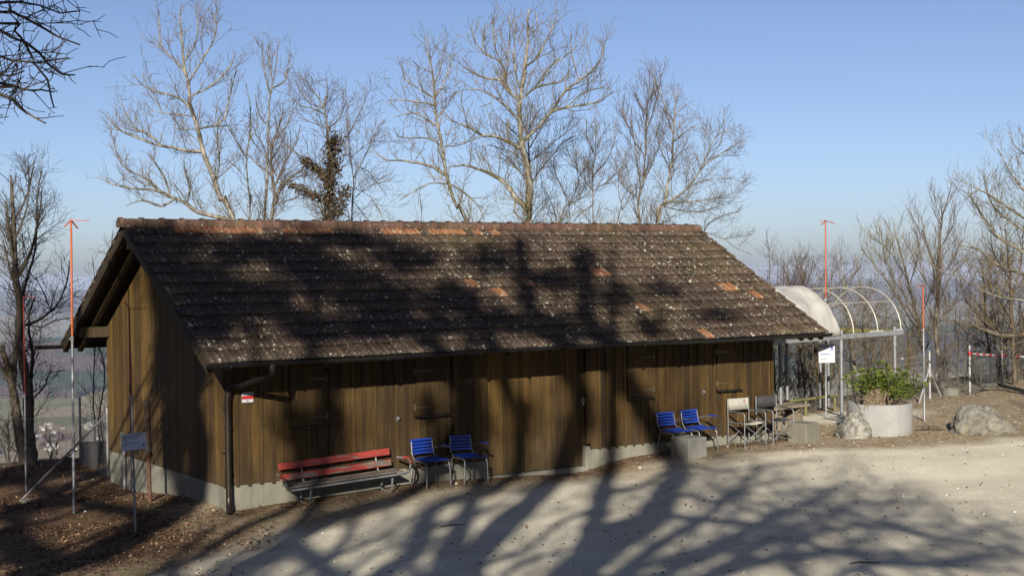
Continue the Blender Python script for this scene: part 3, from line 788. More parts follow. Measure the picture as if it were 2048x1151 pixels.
# shutters with strap hinges and drip strips
def shutter(xl, xr, ys, hinge_right, hz):
    sa, _, zl = on_wall(xl, ys); sb = on_wall(xr, ys)[0]; zt = zl + .99
    b = MB(); s_ = sa; tfr = T0-.034
    while s_ < sb-.02:
        e = min(s_+.145, sb); b.box((s_+.001, tfr, zl+.02), (e-.001, tfr+.022, zt), rnd.uniform(.25,.75)); s_ = e
    b.box((sa, T0-.0105, zl+.02), (sb, T0-.0085, zt), .5)
    sh = b.build('shutter', M['wood'], barn)
    b = MB(); b.box((sa-.02, T0-.085, zl-.012), (sb+.02, T0-.001, zl+.012), .5)
    b.build('drip_strip', M['gutter'], sh)
    for z_ in hz(zl):
        b = MB(); x0, x1 = (sb-.30, sb+.0) if hinge_right else (sa, sa+.30); y_ = T0-.041
        zc = z_
        if hinge_right: b.add([(x0,y_,zc-.010),(x1,y_,zc-.017),(x1,y_,zc+.017),(x0,y_,zc+.010),(x0,y_+.005,zc-.010),(x1,y_+.005,zc-.017),(x1,y_+.005,zc+.017),(x0,y_+.005,zc+.010)], [(0,1,2,3),(3,2,6,7),(1,0,4,5),(0,3,7,4),(2,1,5,6)])
        else: b.add([(x0,y_,zc-.017),(x1,y_,zc-.010),(x1,y_,zc+.010),(x0,y_,zc+.017),(x0,y_+.005,zc-.017),(x1,y_+.005,zc-.010),(x1,y_+.005,zc+.010),(x0,y_+.005,zc+.017)], [(0,1,2,3),(3,2,6,7),(1,0,4,5),(0,3,7,4),(2,1,5,6)])
        xh = sb+.012 if hinge_right else sa-.012
        b.tube([(xh, y_-.004, zc-.05), (xh, y_-.004, zc+.05)], .009, 7); b.box((xh + (.0 if hinge_right else -.035), y_+.0, zc-.055), (xh + (.035 if hinge_right else 0), y_+.006, zc+.055))
        b.build('strap_hinge', M['hinge'], sh)
    return sh
hz_ = lambda zl: (zl+.155, zl+.76)
shutter(580, 650, 856, True, hz_); shutter(830, 897, 833, False, hz_)
shutter(1254, 1303, 798, True, hz_); shutter(1433, 1479, 782, False, hz_)
# knobs and the handle of the wide door
for (x, y) in ((796, 836), (1408, 783)):
    s_, _, z_ = on_wall(x, y, T0-.05); b = MB()
    b.tube([(s_, T0-.002, z_), (s_, T0-.045, z_)], .010, 8); b.tube([(s_, T0-.045, z_), (s_, T0-.055, z_), (s_, T0-.075, z_), (s_, T0-.083, z_)], [.012,.024,.024,.010], 12)
    b.box((s_-.018, T0-.026, z_-.045), (s_+.018, T0-.021, z_+.03)); b.tube([(s_+.01, T0-.04, z_-.01), (s_+.03, T0-.035, z_-.055)], .006, 6)
    b.build('door_knob', M['chrome'], front)
s_, _, z_ = on_wall(1165, 799, T0+.07); b = MB()
b.bev((s_-.035, T0+.055, z_-.045), (s_+.035, T0+.0745, z_+.045), .008)
b.tube([(s_, T0+.055, z_), (s_, T0+.02, z_)], .018, 10); b.box((s_-.02, T0+.045, z_-.10), (s_+.02, T0+.056, z_-.05))
b.build('lock_handle', M['chrome'], bd_)

# ---- text
def text_mesh(txt, size, mat, Mx, parent, name='lettering', align='LEFT', ext=.0006, bold=0.0):
    cu = bpy.data.curves.new('t', 'FONT'); cu.body = txt; cu.size = size; cu.align_x = align; cu.extrude = ext; cu.offset = bold
    to = bpy.data.objects.new('t', cu); C.objects.link(to); bpy.context.view_layer.update()
    dg = bpy.context.evaluated_depsgraph_get(); me = bpy.data.meshes.new_from_object(to.evaluated_get(dg))
    C.objects.unlink(to); bpy.data.objects.remove(to)
    me.transform(Mx); me.materials.clear(); me.materials.append(mat); me.name = name
    o = bpy.data.objects.new(name, me); C.objects.link(o); o.parent = parent; CH.setdefault(parent.name, []).append(o); return o
def face(px, py, pz): return Matrix.Translation((px, py, pz)) @ Matrix.Rotation(R(90), 4, 'X')      # text standing in the XZ plane facing -Y

# hiking-trail plate on the wall
s_, _, z_ = on_wall(495, 794, T0-.03); p = bw(s_, T0-.035, z_)
tr = empty('trail_sign', p, A, 'small white-red-white trail plate on the wall beside the downpipe', 'sign')
b = MB(); b.bev((-.095,-.004,-.08), (.095,.004,.08), .003); b.build('plate', M['white'], tr)
b = MB(); b.box((-.095,-.0062,-.026), (.095,-.0045,.026)); b.build('red_band', M['signred'], tr)
text_mesh('Bergweg', .043, M['ink'], face(0, -.0052, .040), tr, align='CENTER', bold=.0012)
b = MB(); b.add([(-.012,-.0056,-.040),(-.002,-.0056,-.036),(.008,-.0056,-.052),(.014,-.0056,-.066),(-.002,-.0056,-.068),(-.008,-.0056,-.055)], [(5,4,3,2,1,0)]); b.build('arrow_mark', M['ink'], tr)

# ================================================================== red bench
s_, t_, _ = bl(foot(611, 1006)); sR = bl(foot(781, 983))[0]
bl0 = on_wall(566, 960, .68)[0]; bl1 = on_wall(778, 930, .68)[0]
bc = (s_ + sR)/2; tf = T0 - .41
org = bw(bc, tf, 0); zl_ = gz(*bw(s_, tf, 0)[:2]); zr_ = gz(*bw(sR, tf, 0)[:2])
bench = empty('park_bench', (org[0], org[1], (zl_+zr_)/2), A, 'long low red slatted bench with flaking paint and grey tube frame against the barn wall', 'bench')
tilt = math.atan2(zr_-zl_, sR-s_); bench.rotation_euler = (0, -tilt, A)
hl = (sR - s_)/2; Lb = bl1 - bl0; xc = (bl0+bl1)/2 - bc
xc += .06; Lb += .10; x0, x1 = xc - Lb/2, xc + Lb/2
SH = .30
def slat(z0, z1, y0, y1, name, tint, nseg=1):
    b = MB(); b.bev((x0, y0, z0), (x1, y1, z1), .006, tint); return b
# back slats lean backwards
for (za, zb_, y) in ((.555, .665, .285), (.385, .49, .245)):
    b = MB(); Mx = Matrix.Translation((xc, y, za)) @ Matrix.Rotation(R(-14), 4, 'X')
    b.bev((-Lb/2, 0, 0), (Lb/2, .032, zb_-za), .006, .42 if za > .5 else .62, Mx); bs_ = b.build('back_slat', M['bench'], bench)
    if za > .5:
        text_mesh('Lägern - Hochwacht', .050, M['ink'], Matrix.Translation((xc-.02, y, za)) @ Matrix.Rotation(R(-14), 4, 'X') @ Matrix.Translation((-.16, -.0012, .03)) @ Matrix.Rotation(R(90), 4, 'X'), bs_)
for k in range(4):
    b = MB(); b.bev((x0, -.115+k*.085, SH+.008+.006*abs(k-1.5)), (x1, -.115+k*.085+.075, SH+.034+.006*abs(k-1.5)), .005, 1.25)
    b.build('seat_slat', M['bench'], bench)
b = MB(); xa, xb = x0-.05, x1+.30
xa = x0 - .10; xb = x1 + .10
# one bent tube: arm - front rail - arm
pts = rounded([(xa+.02, .20, SH+.21), (xa-.03, -.10, SH+.225), (xa-.01, -.20, SH+.12), (xa+.03, -.17, SH-.005), (xb-.03, -.17, SH-.005), (xb+.01, -.20, SH+.12), (xb+.03, -.10, SH+.225), (xb-.02, .20, SH+.21)], .09, 6)
b.tube(pts, .019, 10)
b.build('arm_frame', M['galv'], bench)
for sg, xx in ((-1, xa), (1, xb)):
    b = MB(); b.tube(rounded([(xx-sg*.0, .02, SH+.222), (xx+sg*.035, -.115, SH+.226), (xx+sg*.018, -.195, SH+.14)], .08, 5), .0215, 10)
    b.build('arm_grip', M['bench'], bench)
for sg in (-1, 1):
    xx = sg*hl; b = MB()
    b.tube(rounded([(xx, -.10, SH-.01), (xx, -.05, .0), (xx, .30, .0), (xx+.0, .26, SH-.02)], .09, 6), .018, 9)
    b.build('leg', M['galv'], bench)
    b = MB(); b.tube(rounded([(xx*.92, -.10, SH-.008), (xx*.92, .26, SH-.01), (xx*.92, .30, .38), (xx*.92, .372, .655)], .06, 6), .016, 8)
    for (zz, yy) in ((.435, .262), (.61, .303)): b.tube([(xx*.92, yy-.002, zz), (xx*.92, yy-.014, zz)], .011, 8)
    b.build('back_support', M['galv'], bench)

# ================================================================== blue slatted chairs
def blue_chair():
    r = empty('garden_chair', (0,0,0)); w = .215
    for k in range(5):      # curved back slats
        z = .525 + k*.052; y = .235 + (z-.45)*.26
        b = MB(); n_ = 9
        vv = []; ff = []
        for i in range(n_):
            x = -w + 2*w*i/(n_-1); yy = y + .03*(1-(x/w)**2)
            vv += [(x, yy, z), (x, yy+.012, z+.001), (x, yy+.022, z+.032), (x, yy+.010, z+.033)]
        for i in range(n_-1):
            a_ = i*4; ff += [(a_+3, a_+7, a_+4, a_+0), (a_+1, a_+5, a_+6, a_+2), (a_+2, a_+6, a_+7, a_+3), (a_+0, a_+4, a_+5, a_+1)]
        ff += [(0,1,2,3), ((n_-1)*4+3,(n_-1)*4+2,(n_-1)*4+1,(n_-1)*4)]
        b.add(vv, ff); b.build('back_slat', M['blue'], r)
    for k in range(6):      # seat slats from front to back, dished
        y = -.235 + k*.074; z = .438 + .010*abs(k-2.5) - (.0 if k else .012)
        b = MB(); b.bev((-w, y, z), (w, y+.060, z+.013), .003); b.build('seat_slat', M['blue'], r)
    for sg in (-1, 1):
        b = MB(); b.tube(rounded([(sg*(w+.02), -.215, .0), (sg*(w), -.20, .425), (sg*w, .21, .425), (sg*(w+.02), .27, .0)], .08, 6), .0125, 8); b.build('leg', M['chrome'], r)
        b = MB(); b.tube(rounded([(sg*(w-.01), .19, .43), (sg*(w-.005), .275, .53), (sg*(w-.015), .305, .735)], .05, 5), .0115, 8); b.build('back_post', M['chrome'], r)
        if sg < 0: continue
        b = MB(); b.tube(rounded([(sg*(w), .285, .60), (sg*(w+.03), .12, .64), (sg*(w+.03), -.16, .655)], .06, 5), .010, 8); ar = b.build('arm_tube', M['chrome'], r)
        b = MB(); b.bev((sg*(w+.03)-.022, -.19, .662), (sg*(w+.03)+.022, .04, .682), .006); b.build('armrest', M['blue'], ar)
    return r
proto = blue_chair(); spots = [((845,975),(0), 'blue slatted metal garden chair right beside the red bench'),
    ((921,962),(0), 'blue slatted garden chair in front of the plank door beside the wide sliding door'),
    ((1345,905),(0), 'blue slatted metal garden chair directly behind the pale concrete block'),
    ((1392,896),(0), 'blue slatted garden chair between the pale concrete block and cream director chair')]
first = True
chairs = []
# seat-back tops in the photo give each chair's place along the wall
for (bx_, by_, t__, rz, lab) in ((845, 887, .80, .02, spots[0][2]), (919, 878, .80, .0, spots[1][2]), (1331, 824, .80, -.02, spots[2][2]), (1380, 819, .80, .03, spots[3][2])):
    s_ = on_wall(bx_, by_, t__)[0]; c_ = bw(s_, t__-.30, 0)
    o = proto if first else copy_tree(proto); first = False
    rr = A + rz
    zf = [gz(*(c_ + BD*dx + BN*dy)[:2]) for dx in (-.22,.22) for dy in (-.24,.24)]
    o.location = (c_[0], c_[1], max(zf) - .012); o.rotation_euler = (0, -(sum(zf[2:])-sum(zf[:2]))/2/.44, rr)
    tag(o, lab, 'chair', 'blue garden chairs along the barn')
# ================================================================== director chairs
def director(canvas):
    r = empty('director_chair', (0,0,0)); w = .26
    b = MB(); n_ = 9; vv = []; ff = []
    for i in range(n_):
        x = -w + 2*w*i/(n_-1); y = .245 - .025*(1-(x/w)**2)*1.0 + .02
        vv += [(x, y, .68), (x, y+.012, .90), (x, y+.016, .90), (x, y+.004, .68)]
    for i in range(n_-1):
        a_ = i*4; ff += [(a_, a_+4, a_+5, a_+1), (a_+1, a_+5, a_+6, a_+2), (a_+2, a_+6, a_+7, a_+3), (a_+3, a_+7, a_+4, a_)]
    ff += [(3,2,1,0), tuple((n_-1)*4+q for q in range(4))]
    b.add(vv, ff, .5, True); b.build('backrest', canvas, r)
    b = MB(); vv = []; ff = []
    for i in range(n_):
        x = -w + .02 + 2*(w-.02)*i/(n_-1); z = .46 - .03*(1-(x/w)**2)
        vv += [(x, -.20, z), (x, .20, z), (x, .20, z-.005), (x, -.20, z-.005)]
    for i in range(n_-1):
        a_ = i*4; ff += [(a_+1, a_+5, a_+4, a_), (a_+2, a_+6, a_+5, a_+1), (a_+3, a_+7, a_+6, a_+2), (a_, a_+4, a_+7, a_+3)]
    b.add(vv, ff, .5, True); b.build('seat', canvas, r)
    for sg in (-1, 1):
        b = MB(); b.tube([(sg*w, .26, .0), (sg*w, .25, .45), (sg*w, .262, .905)], .011, 8)
        b.tube(rounded([(sg*w, -.24, .0), (sg*w, -.24, .66), (sg*w, .25, .66)], .07, 6), .011, 8)
        b.tube([(sg*w, -.24, .46), (sg*w, .25, .46)], .010, 8); b.tube([(sg*w, -.24, .07), (sg*w, .25, .07)], .010, 8)
        b.build('side_frame', M['galv'], r)
        b = MB(); b.bev((sg*w-.018, -.20, .668), (sg*w+.018, .12, .684), .005); b.build('armrest', M['canvas_b'], r)
    for y in (-.235, .245):
        b = MB(); b.tube([(-w, y, .08), (w, y-.012, .45)], .009, 7); b.tube([(w, y, .08), (-w, y+.012, .45)], .009, 7)
        b.build('cross_brace', M['galv'], r)
    return r
for (x_, y_, t__, cv, lab) in ((1475, 810, .74, 'canvas_w', 'folding director chair with cream canvas back and seat by the barn wall'),
                           (1531, 806, .74, 'canvas_b', 'folding director chair with black canvas back at the right corner of the barn')):
    s_ = on_wall(x_, y_, t__)[0]; c_ = bw(s_, t__-.26, 0); o = director(M[cv])
    zf = [gz(*(c_ + BD*dx + BN*dy)[:2]) for dx in (-.26,.26) for dy in (-.24,.24)]
    o.location = (c_[0], c_[1], max(zf)-.012); o.rotation_euler = (0, 0, A-.06); tag(o, lab, 'chair', 'director chairs by the barn')
    if cv == 'canvas_w':
        b = MB(); b.add([(.13,.2455,.83),(.155,.2458,.83),(.155,.2460,.862),(.13,.2458,.862)], [(0,1,2,3)]); b.build('red_emblem', M['signred'], o)

# ================================================================== concrete blocks
def block(px, py, size, h, rz, mat, label):
    p = foot(px, py); b = MB(); hs = size/2; n_ = 4
    root_mb = MB(); root_mb.bev((-hs, -hs, -.12), (hs, hs, h), .012)
    o = root_mb.build('concrete_block', mat, None); dr = Matrix.Rotation(rz, 3, 'Z') @ Vector((hs, -hs, 0))
    o.location = (p[0]-dr.x, p[1]-dr.y, p[2]-.01); o.rotation_euler = (0, 0, rz); tag(o, label, 'concrete block', 'square concrete blocks'); return o
# the near vertical edge of each block stands at the given foot pixel: corner (+x, -y) of the block turned by rz
def block2(px, py, size, h, rz, mat, label):
    p = foot(px, py); hs = size/2; root_mb = MB(); root_mb.bev((-hs, -hs, -.12), (hs, hs, h), .012)
    o = root_mb.build('concrete_block', mat, None); dr = Matrix.Rotation(rz, 3, 'Z') @ Vector((-hs, -hs, 0))
    o.location = (p[0]-dr.x, p[1]-dr.y, p[2]-.01); o.rotation_euler = (0, 0, rz); tag(o, label, 'concrete block', 'square concrete blocks'); return o
block2(1378, 918, .47, .385, R(38), M['conc_block'], 'pale concrete block standing in front of two blue chairs')
block2(1613, 886, .44, .385, R(44), M['conc_old'], 'darker mossy concrete block left of the rugged boulder')

# ================================================================== boulders
def boulder(name, fl, fr, top, seed, prof, mat, label, depth=.8, rough=.10):
    a_ = foot(*fl); c_ = foot(*fr); mid = (a_+c_)/2; wd = np.linalg.norm((c_-a_)[:2]); Yc = mid[1]
    H = (fl[1]-top)/FPX*Yc
    import mathutils
    bm_v = []; bm_f = []; N1, N2 = 56, 30; rgn = mathutils.noise
    for j in range(N2+1):
        ph = math.pi*j/N2
        for i in range(N1):
            th = 2*math.pi*i/N1; v = Vector((math.cos(th)*math.sin(ph), math.sin(th)*math.sin(ph), math.cos(ph)))
            u = v.x*.5+.5; hz = np.interp(u, [p_[0] for p_ in prof], [p_[1] for p_ in prof])
            sx = math.copysign(abs(v.x)**.85, v.x)
            p = Vector((sx*wd/2, v.y*wd*depth/2, 0)); p.z = (v.z*H*hz if v.z > 0 else v.z*.12)
            nn = rgn.fractal(v*1.6 + Vector((seed,0,0)), .9, 2.0, 5); cr = abs(rgn.noise(v*3.1 + Vector((0,seed,0))))
            ck = rgn.voronoi(v*2.2 + Vector((seed,seed,0)))[0]; ck = ck[1]-ck[0]
            p += v*(nn*rough*wd*.75 - (.06*wd if cr < .06 else 0)*1.0*(rough/.1) + (min(ck, .25)-.12)*rough*wd*1.1); bm_v.append(tuple(p))
    for j in range(N2):
        for i in range(N1): bm_f.append((j*N1+i, (j+1)*N1+i, (j+1)*N1+(i+1)%N1, j*N1+(i+1)%N1))
    o = mesh_obj(name, bm_v, bm_f, mat, None, smooth=True)
    o.location = (mid[0], mid[1]+wd*depth*.28, mid[2]-.03); tag(o, label, 'boulder'); return o
boulder('boulder', (1676,876), (1750,874), 826, 3.3, [(0,.6),(.2,.95),(.5,1.08),(.8,1.0),(1,.7)], M['rock'], 'craggy white and grey boulder leaning against the round concrete planter', .9, .115)
boulder('boulder', (1903,866), (2050,866), 806, 8.1, [(0,.6),(.10,1.0),(.3,1.02),(.5,.9),(.7,.72),(.88,.5),(1,.25)], M['rock_warm'], 'large smooth wedge-shaped boulder on the right of the yard', .6, .07)

# ================================================================== planter
pc = foot(1777, 873); pr = 1.28/2; pc = pc + np.array([0, pr, 0]); pz = gz(pc[0], pc[1])
pl = empty('planter', (pc[0], pc[1], pz), 0, 'round pale concrete ring planter planted with a laurel bush', 'planter')
b = MB(); n_ = 56; H = .60
vv = []
for (rr, zz) in ((pr, -.15), (pr, H-.012), (pr-.012, H), (pr-.068, H), (pr-.08, H-.012), (pr-.08, H-.15)):
    vv += [(rr*math.cos(2*math.pi*i/n_), rr*math.sin(2*math.pi*i/n_), zz) for i in range(n_)]
b.add(vv, [(k*n_+i, k*n_+(i+1)%n_, (k+1)*n_+(i+1)%n_, (k+1)*n_+i) for k in range(5) for i in range(n_)], .5, False)
for k in range(len(b.S)): b.S[k] = (k % 280)//56 in (0, 4)
b.build('ring', M['conc_ring'], pl)
b = MB(); rg = np.random.default_rng(2); vv = [(0,0,H-.05)]; 
for k in range(1, 6):
    for i in range(28): vv.append((k/5*(pr-.082)*math.cos(2*math.pi*i/28), k/5*(pr-.082)*math.sin(2*math.pi*i/28), H-.07+rg.uniform(-.015,.02)))
ff = [(0, 1+i, 1+(i+1)%28) for i in range(28)] + [(1+(k-1)*28+i, 1+k*28+i, 1+k*28+(i+1)%28, 1+(k-1)*28+(i+1)%28) for k in range(1, 5) for i in range(28)]
b.add(vv, ff, .5, True); b.build('soil', M['soil'], pl)
def leaves(pos, dirs, length, width, tints, fold=.25, rg=np.random.default_rng(1)):
    """folded pointed leaves: pos (N,3), dirs (N,3)"""
    N = len(pos); d = dirs/np.linalg.norm(dirs, axis=1, keepdims=True)
    up = np.tile([0,0,1.], (N,1)) + rg.normal(0, .35, (N,3)); sd = np.cross(d, up); sd /= np.linalg.norm(sd, axis=1, keepdims=True); nn = np.cross(sd, d)
    Lg = length[:,None]; Wd = width[:,None]
    P = [pos, pos + d*Lg*.45 + sd*Wd*.5 + nn*Wd*fold, pos + d*Lg*.5 - nn*Wd*.02, pos + d*Lg*.45 - sd*Wd*.5 + nn*Wd*fold, pos + d*Lg - nn*Lg*.12]
    V = np.stack(P, 1).reshape(-1, 3); b0 = np.arange(N)[:,None]*5
    F = np.concatenate([b0 + np.array([[0,1,4,2]]), b0 + np.array([[0,2,4,3]])], 0)
    return V, F, np.concatenate([tints, tints])
rg = np.random.default_rng(8)
def laurel(px, py, seed):
    rg = np.random.default_rng(seed); st_l = []; P = []; D = []; Lh = []; Wd = []
    for k in range(105):
        a_ = rg.uniform(0, 2*math.pi); rr = rg.uniform(0, .42); q = np.array([math.cos(a_)*rr, math.sin(a_)*rr*.9, H-.06])
        hgt = rg.uniform(.34, .70)*(1.05-.35*rr); d = unit(np.array([math.cos(a_)*rr*1.3, math.sin(a_)*rr*1.2, .62]) + rg.normal(0, .14, 3)); pts = [q]
        for i in range(6): d = unit(d + rg.normal(0,.08,3)); pts.append(pts[-1] + d*hgt/5.2)
        pts = np.array(pts); st_l.append((pts, np.linspace(.006,.003,len(pts))))
        for i in range(2, len(pts)):
            for j in range(5 if i < 6 else 8):
                an = rg.uniform(0, 2*math.pi); P.append(pts[i] + rg.normal(0,.01,3)); out = np.array([math.cos(an), math.sin(an), rg.uniform(.1, .9)]); D.append(out + d*.3)
                Lh.append(rg.uniform(.075,.125)); Wd.append(rg.uniform(.026,.04))
    P = np.array(P); D = np.array(D)
    m_ = (P[:,0] > -.60); 
    t = np.clip(rg.normal(.5,.28,len(P)), 0, 1)
    return st_l, P, D, np.array(Lh), np.array(Wd), t
st_l, P_, D_, L_, W_, t_l = laurel(0, 0, 4)
lb = empty('laurel_bush', (pc[0]+.10, pc[1]-.0, pz+H-.09), 0, 'glossy evergreen laurel bush growing in the round planter', 'shrub')
V, F_ = tubes(st_l, 5); mesh_obj('stems', V*[.98,.9,1.02]-[0,0,H-.09], F_, M['twig_brown'], lb, smooth=True)
V, F_, T_ = leaves(P_*[.98,.9,1.02]-[0,0,H-.09], D_, L_, W_, t_l, rg=rg); mesh_obj('leaves', V, F_, M['laurel'], lb, tint=T_)
# dry stalks in front of it
ls = []; rg = np.random.default_rng(3)
for k in range(90):
    q = np.array([rg.normal(0,.10), rg.normal(0,.06), 0]); d = unit(np.array([rg.normal(0,.28), rg.normal(0,.2), 1])); h_ = rg.uniform(.15,.42)
    ls.append((np.array([q, q+d*h_*.5, q+d*h_+rg.normal(0,.02,3)]), np.array([.006,.0045,.003])))
    for j in range(3):
        o_ = q + d*h_*rg.uniform(.5,.9); ls.append((np.array([o_, o_+unit(d+rg.normal(0,.5,3))*.07]), np.array([.0035,.003])))
V, F_ = tubes(ls, 4); o = mesh_obj('dry_plant', V, F_, M['stem'], None, smooth=True); o.location = (pc[0]-.20, pc[1]-.44, pz+H-.07)
tag(o, 'clump of pale dry stalks at the front rim of the round planter', 'plant')

# ================================================================== canopy beside the barn
zb_top = CZ - 1.50
fA = at(1546, 680, 29.45); fB = at(1803, 661, 33.0)
fA[2] = fB[2] = zb_top
ad = math.atan2(fB[1]-fA[1], fB[0]-fA[0]); Lc = float(np.hypot(*(fB-fA)[:2]))
can = empty('canopy', (fA[0], fA[1], gz(fA[0], fA[1])), ad, 'open steel canopy frame with white hoops, half covered by a grey-white tarpaulin', 'canopy')
iv = can.matrix_basis.inverted() if False else Matrix.Rotation(-ad, 4, 'Z') @ Matrix.Translation(-Vector(can.location))
def cl(P): return np.array(iv @ Vector([float(c) for c in P]))
zt = zb_top - can.location.z; CW = 2.06
b = MB(); b.bev((-.05,-.04,zt-.11), (Lc+.04,.03,zt), .008); b.build('beam', M['steelbeam'], can)
b = MB(); b.bev((-.05,CW-.03,zt-.11), (Lc+.04,CW+.04,zt), .008); b.build('beam', M['steelbeam'], can)
for x_ in (0, Lc-.0):
    b = MB(); b.bev((x_-.03,.032,zt-.085), (x_+.03,CW-.032,zt+.012), .006); b.build('cross_beam', M['moss_rail'], can)
def can_post(px, yfoot_guess, y_, mat='galv'):
    # x along the beam from the photo column
    best = None
    for k in range(400):
        x = Lc*k/399; P = np.array(can.location) + np.array([math.cos(ad)*x - math.sin(ad)*y_, math.sin(ad)*x + math.cos(ad)*y_, zt]); q = P-CAM
        u = IW/2 + FPX*(q@RT)/(q@FWD)
        if best is None or abs(u-px) < best[0]: best = (abs(u-px), x, P)
    x = best[1]; zg = gz(best[2][0], best[2][1]) - can.location.z
    b = MB(); b.tube([(x, y_, zg-.1), (x, y_, zt-.115)], .038, 14); b.tube([(x, y_, zt-.36), (x, y_, zt-.113)], .048, 14); b.tube([(x, y_, zt+.002), (x, y_, zt+.09)], .045, 14)
    b.build('post', M['galv'], can)
can_post(1560, 849, -.0); can_post(1682, 838, -.0); can_post(1789, 828, -.0); can_post(1573, 828, CW); can_post(1687, 818, CW); can_post(1640, 822, CW)
def hoop_pts(x, n=18, r=CW/2, k=1.0): return [(x, CW/2 - r*math.cos(math.pi*i/(n-1)), zt + k*r*math.sin(math.pi*i/(n-1))) for i in range(n)]
HX = [0.03, .74, 1.47, 2.2, 2.93, 3.66, Lc-.02]
HX = [Lc-.02 - (Lc-.05)/5*q for q in range(6)][::-1]
for x_ in HX:
    b = MB(); b.tube(hoop_pts(x_), .0165, 8); b.build('hoop', M['hoop'], can)
b = MB(); b.tube([(HX[0], CW/2, zt+CW/2), (HX[-1], CW/2, zt+CW/2)], .014, 8); b.tube([(HX[0], CW/2-CW/2*math.cos(R(42)), zt+CW/2*math.sin(R(42))), (HX[-1], CW/2-CW/2*math.cos(R(42)), zt+CW/2*math.sin(R(42)))], .014, 8)
b.build('purlin', M['hoop'], can)
b = MB()
for (x0_, x1_) in ((HX[-1]-.22, HX[-1]+.03), (HX[-2]-.02, HX[-2]+.2), (HX[-2]-.32, HX[-2]-.06), (.1,.5), (.55,.82), (1.2, 1.75)): b.bev((x0_, -.03, zt+.002), (x1_, .02, zt+.028), .004)
b.build('edge_clip', M['white'], can)
# tarpaulin over the first bays
import mathutils
xe = HX[2] + .42; nx_, ny_ = 46, 40; vv = []
for j in range(ny_):
    for i in range(nx_):
        f = i/(nx_-1); an = math.pi*j/(ny_-1); x = -.03 + (xe+.03)*f - .25*math.sin(an)*f
        hp = min(abs(x-h_) for h_ in HX)/.4; sag = .05*min(hp,1)*math.sin(an)
        wv = mathutils.noise.fractal(Vector((x*1.8, j*.13, .3)), .8, 2, 3)*.055
        pg = math.cos(math.pi/10)/math.cos((an % (math.pi/5)) - math.pi/10)
        rr = (CW/2)*(1 + (pg - .985)*.8*min(1, .35+f)) + .075 - sag*.6 + max(wv, -.045)*abs(math.sin(an))**.5
        kz = 1.0 if f < .9 else 1.0
        vv.append((x, CW/2 - (rr if j not in (0, ny_-1) else CW/2+.06)*math.cos(an), zt + rr*kz*math.sin(an) + (.03 if j not in (0, ny_-1) else -.02)))
ff = [(j*nx_+i, j*nx_+i+1, (j+1)*nx_+i+1, (j+1)*nx_+i) for j in range(ny_-1) for i in range(nx_-1)]
tp = mesh_obj('tarpaulin', vv, ff, M['tarp'], can, smooth=True)
md = tp.modifiers.new('thick', 'SOLIDIFY'); md.thickness = .006
vv = []; nx_, ny_ = 14, 20
for j in range(ny_):
    for i in range(nx_): vv.append((-.02+.014*math.sin(i*1.3+j*.1), .02+1.3*i/(nx_-1), zt-.1-1.05*j/(ny_-1)))
cu_ = mesh_obj('side_curtain', vv, [(j*nx_+i, j*nx_+i+1, (j+1)*nx_+i+1, (j+1)*nx_+i) for j in range(ny_-1) for i in range(nx_-1)], M['tarp'], can, smooth=True)
md = cu_.modifiers.new('thick', 'SOLIDIFY'); md.thickness = .005

# ================================================================== marker poles
def marker(px_top, py_top, px_f, py_f, r, ysplit, arms, label, mat='orange', clamp=True, Y=None):
    f = foot(px_f, py_f) if Y is None else None
    if f is None:
        f = at(px_f, py_f, Y); f[2] = gz(f[0], f[1])
    tp = at(px_top, py_top, f[1]); root = empty('marker_pole', f, 0, label, 'marker pole', 'building profile poles')
    t_ = tp - f; h = t_[2]; zs = at(px_top, ysplit, f[1])[2] - f[2]
    def on(z): return (t_[0]*z/h, 0, z)
    b = MB(); b.tube([on(-.12), on(zs*.45), on(zs*.4501), on(zs)], [r*1.15, r*1.12, r, r*.95], 10)
    if clamp:
        b.tube([on(zs*.45-.03), on(zs*.45+.03)], r*1.5, 10); b.tube([on(zs-.05), on(zs+.03)], r*1.35, 10); b.box((t_[0]*zs/h-.045, -.02, zs-.02), (t_[0]*zs/h, .02, zs+.005))
    b.build('lower_tube', M['galv'], root)
    b = MB(); b.tube([on(zs), on(h-.0)], r*.85, 8); b.build('painted_rod', M[mat], root)
    for (dx, dy, dz, w) in arms:
        d = Vector((dx, dy, dz)); L = d.length; b = MB()
        rot = d.to_track_quat('X', 'Z').to_matrix().to_4x4(); Mx = Matrix.Translation((t_[0], 0, h)) @ rot
        b.box((-.01, -w, -.006), (L, w, .006), .5, Mx); b.build('arm_lath', M[mat], root)
    return root
marker(142, 440, 148, 1026, .021, 676, [(.27,.1,-.01,.006),(-.07,-.12,-.11,.012),(.06,.15,-.13,.012)], 'tall red-topped marker pole left of the barn, crossing its far eaves')
p2 = marker(258, 617, 271, 1065, .015, 795, [(.24,.05,.0,.010),(-.08,.12,.09,.008)], 'shade-darkened red-topped marker pole carrying the text board before the gable', 'red_shaded')
marker(47, 594, 52, 982, .016, 790, [(.22,.05,.0,.012),(.03,.2,.10,.008)], 'shade-darkened red-topped marker pole in front of the double-trunked tree at the left edge', 'red_shaded')
p4 = marker(1651, 441, 1652, 836, .018, 598, [(.16,-.25,-.08,.016),(-.14,-.2,-.10,.012),(-.13,.1,.0,.006)], 'tall orange-topped marker pole rising through the canopy, carrying the surveyor board', Y=31.5)
marker(1846, 571, 1849, 842, .019, 659, [(-.16,-.1,.0,.018),(-.20,-.35,.02,.014)], 'orange-topped marker pole just right of the round planter')

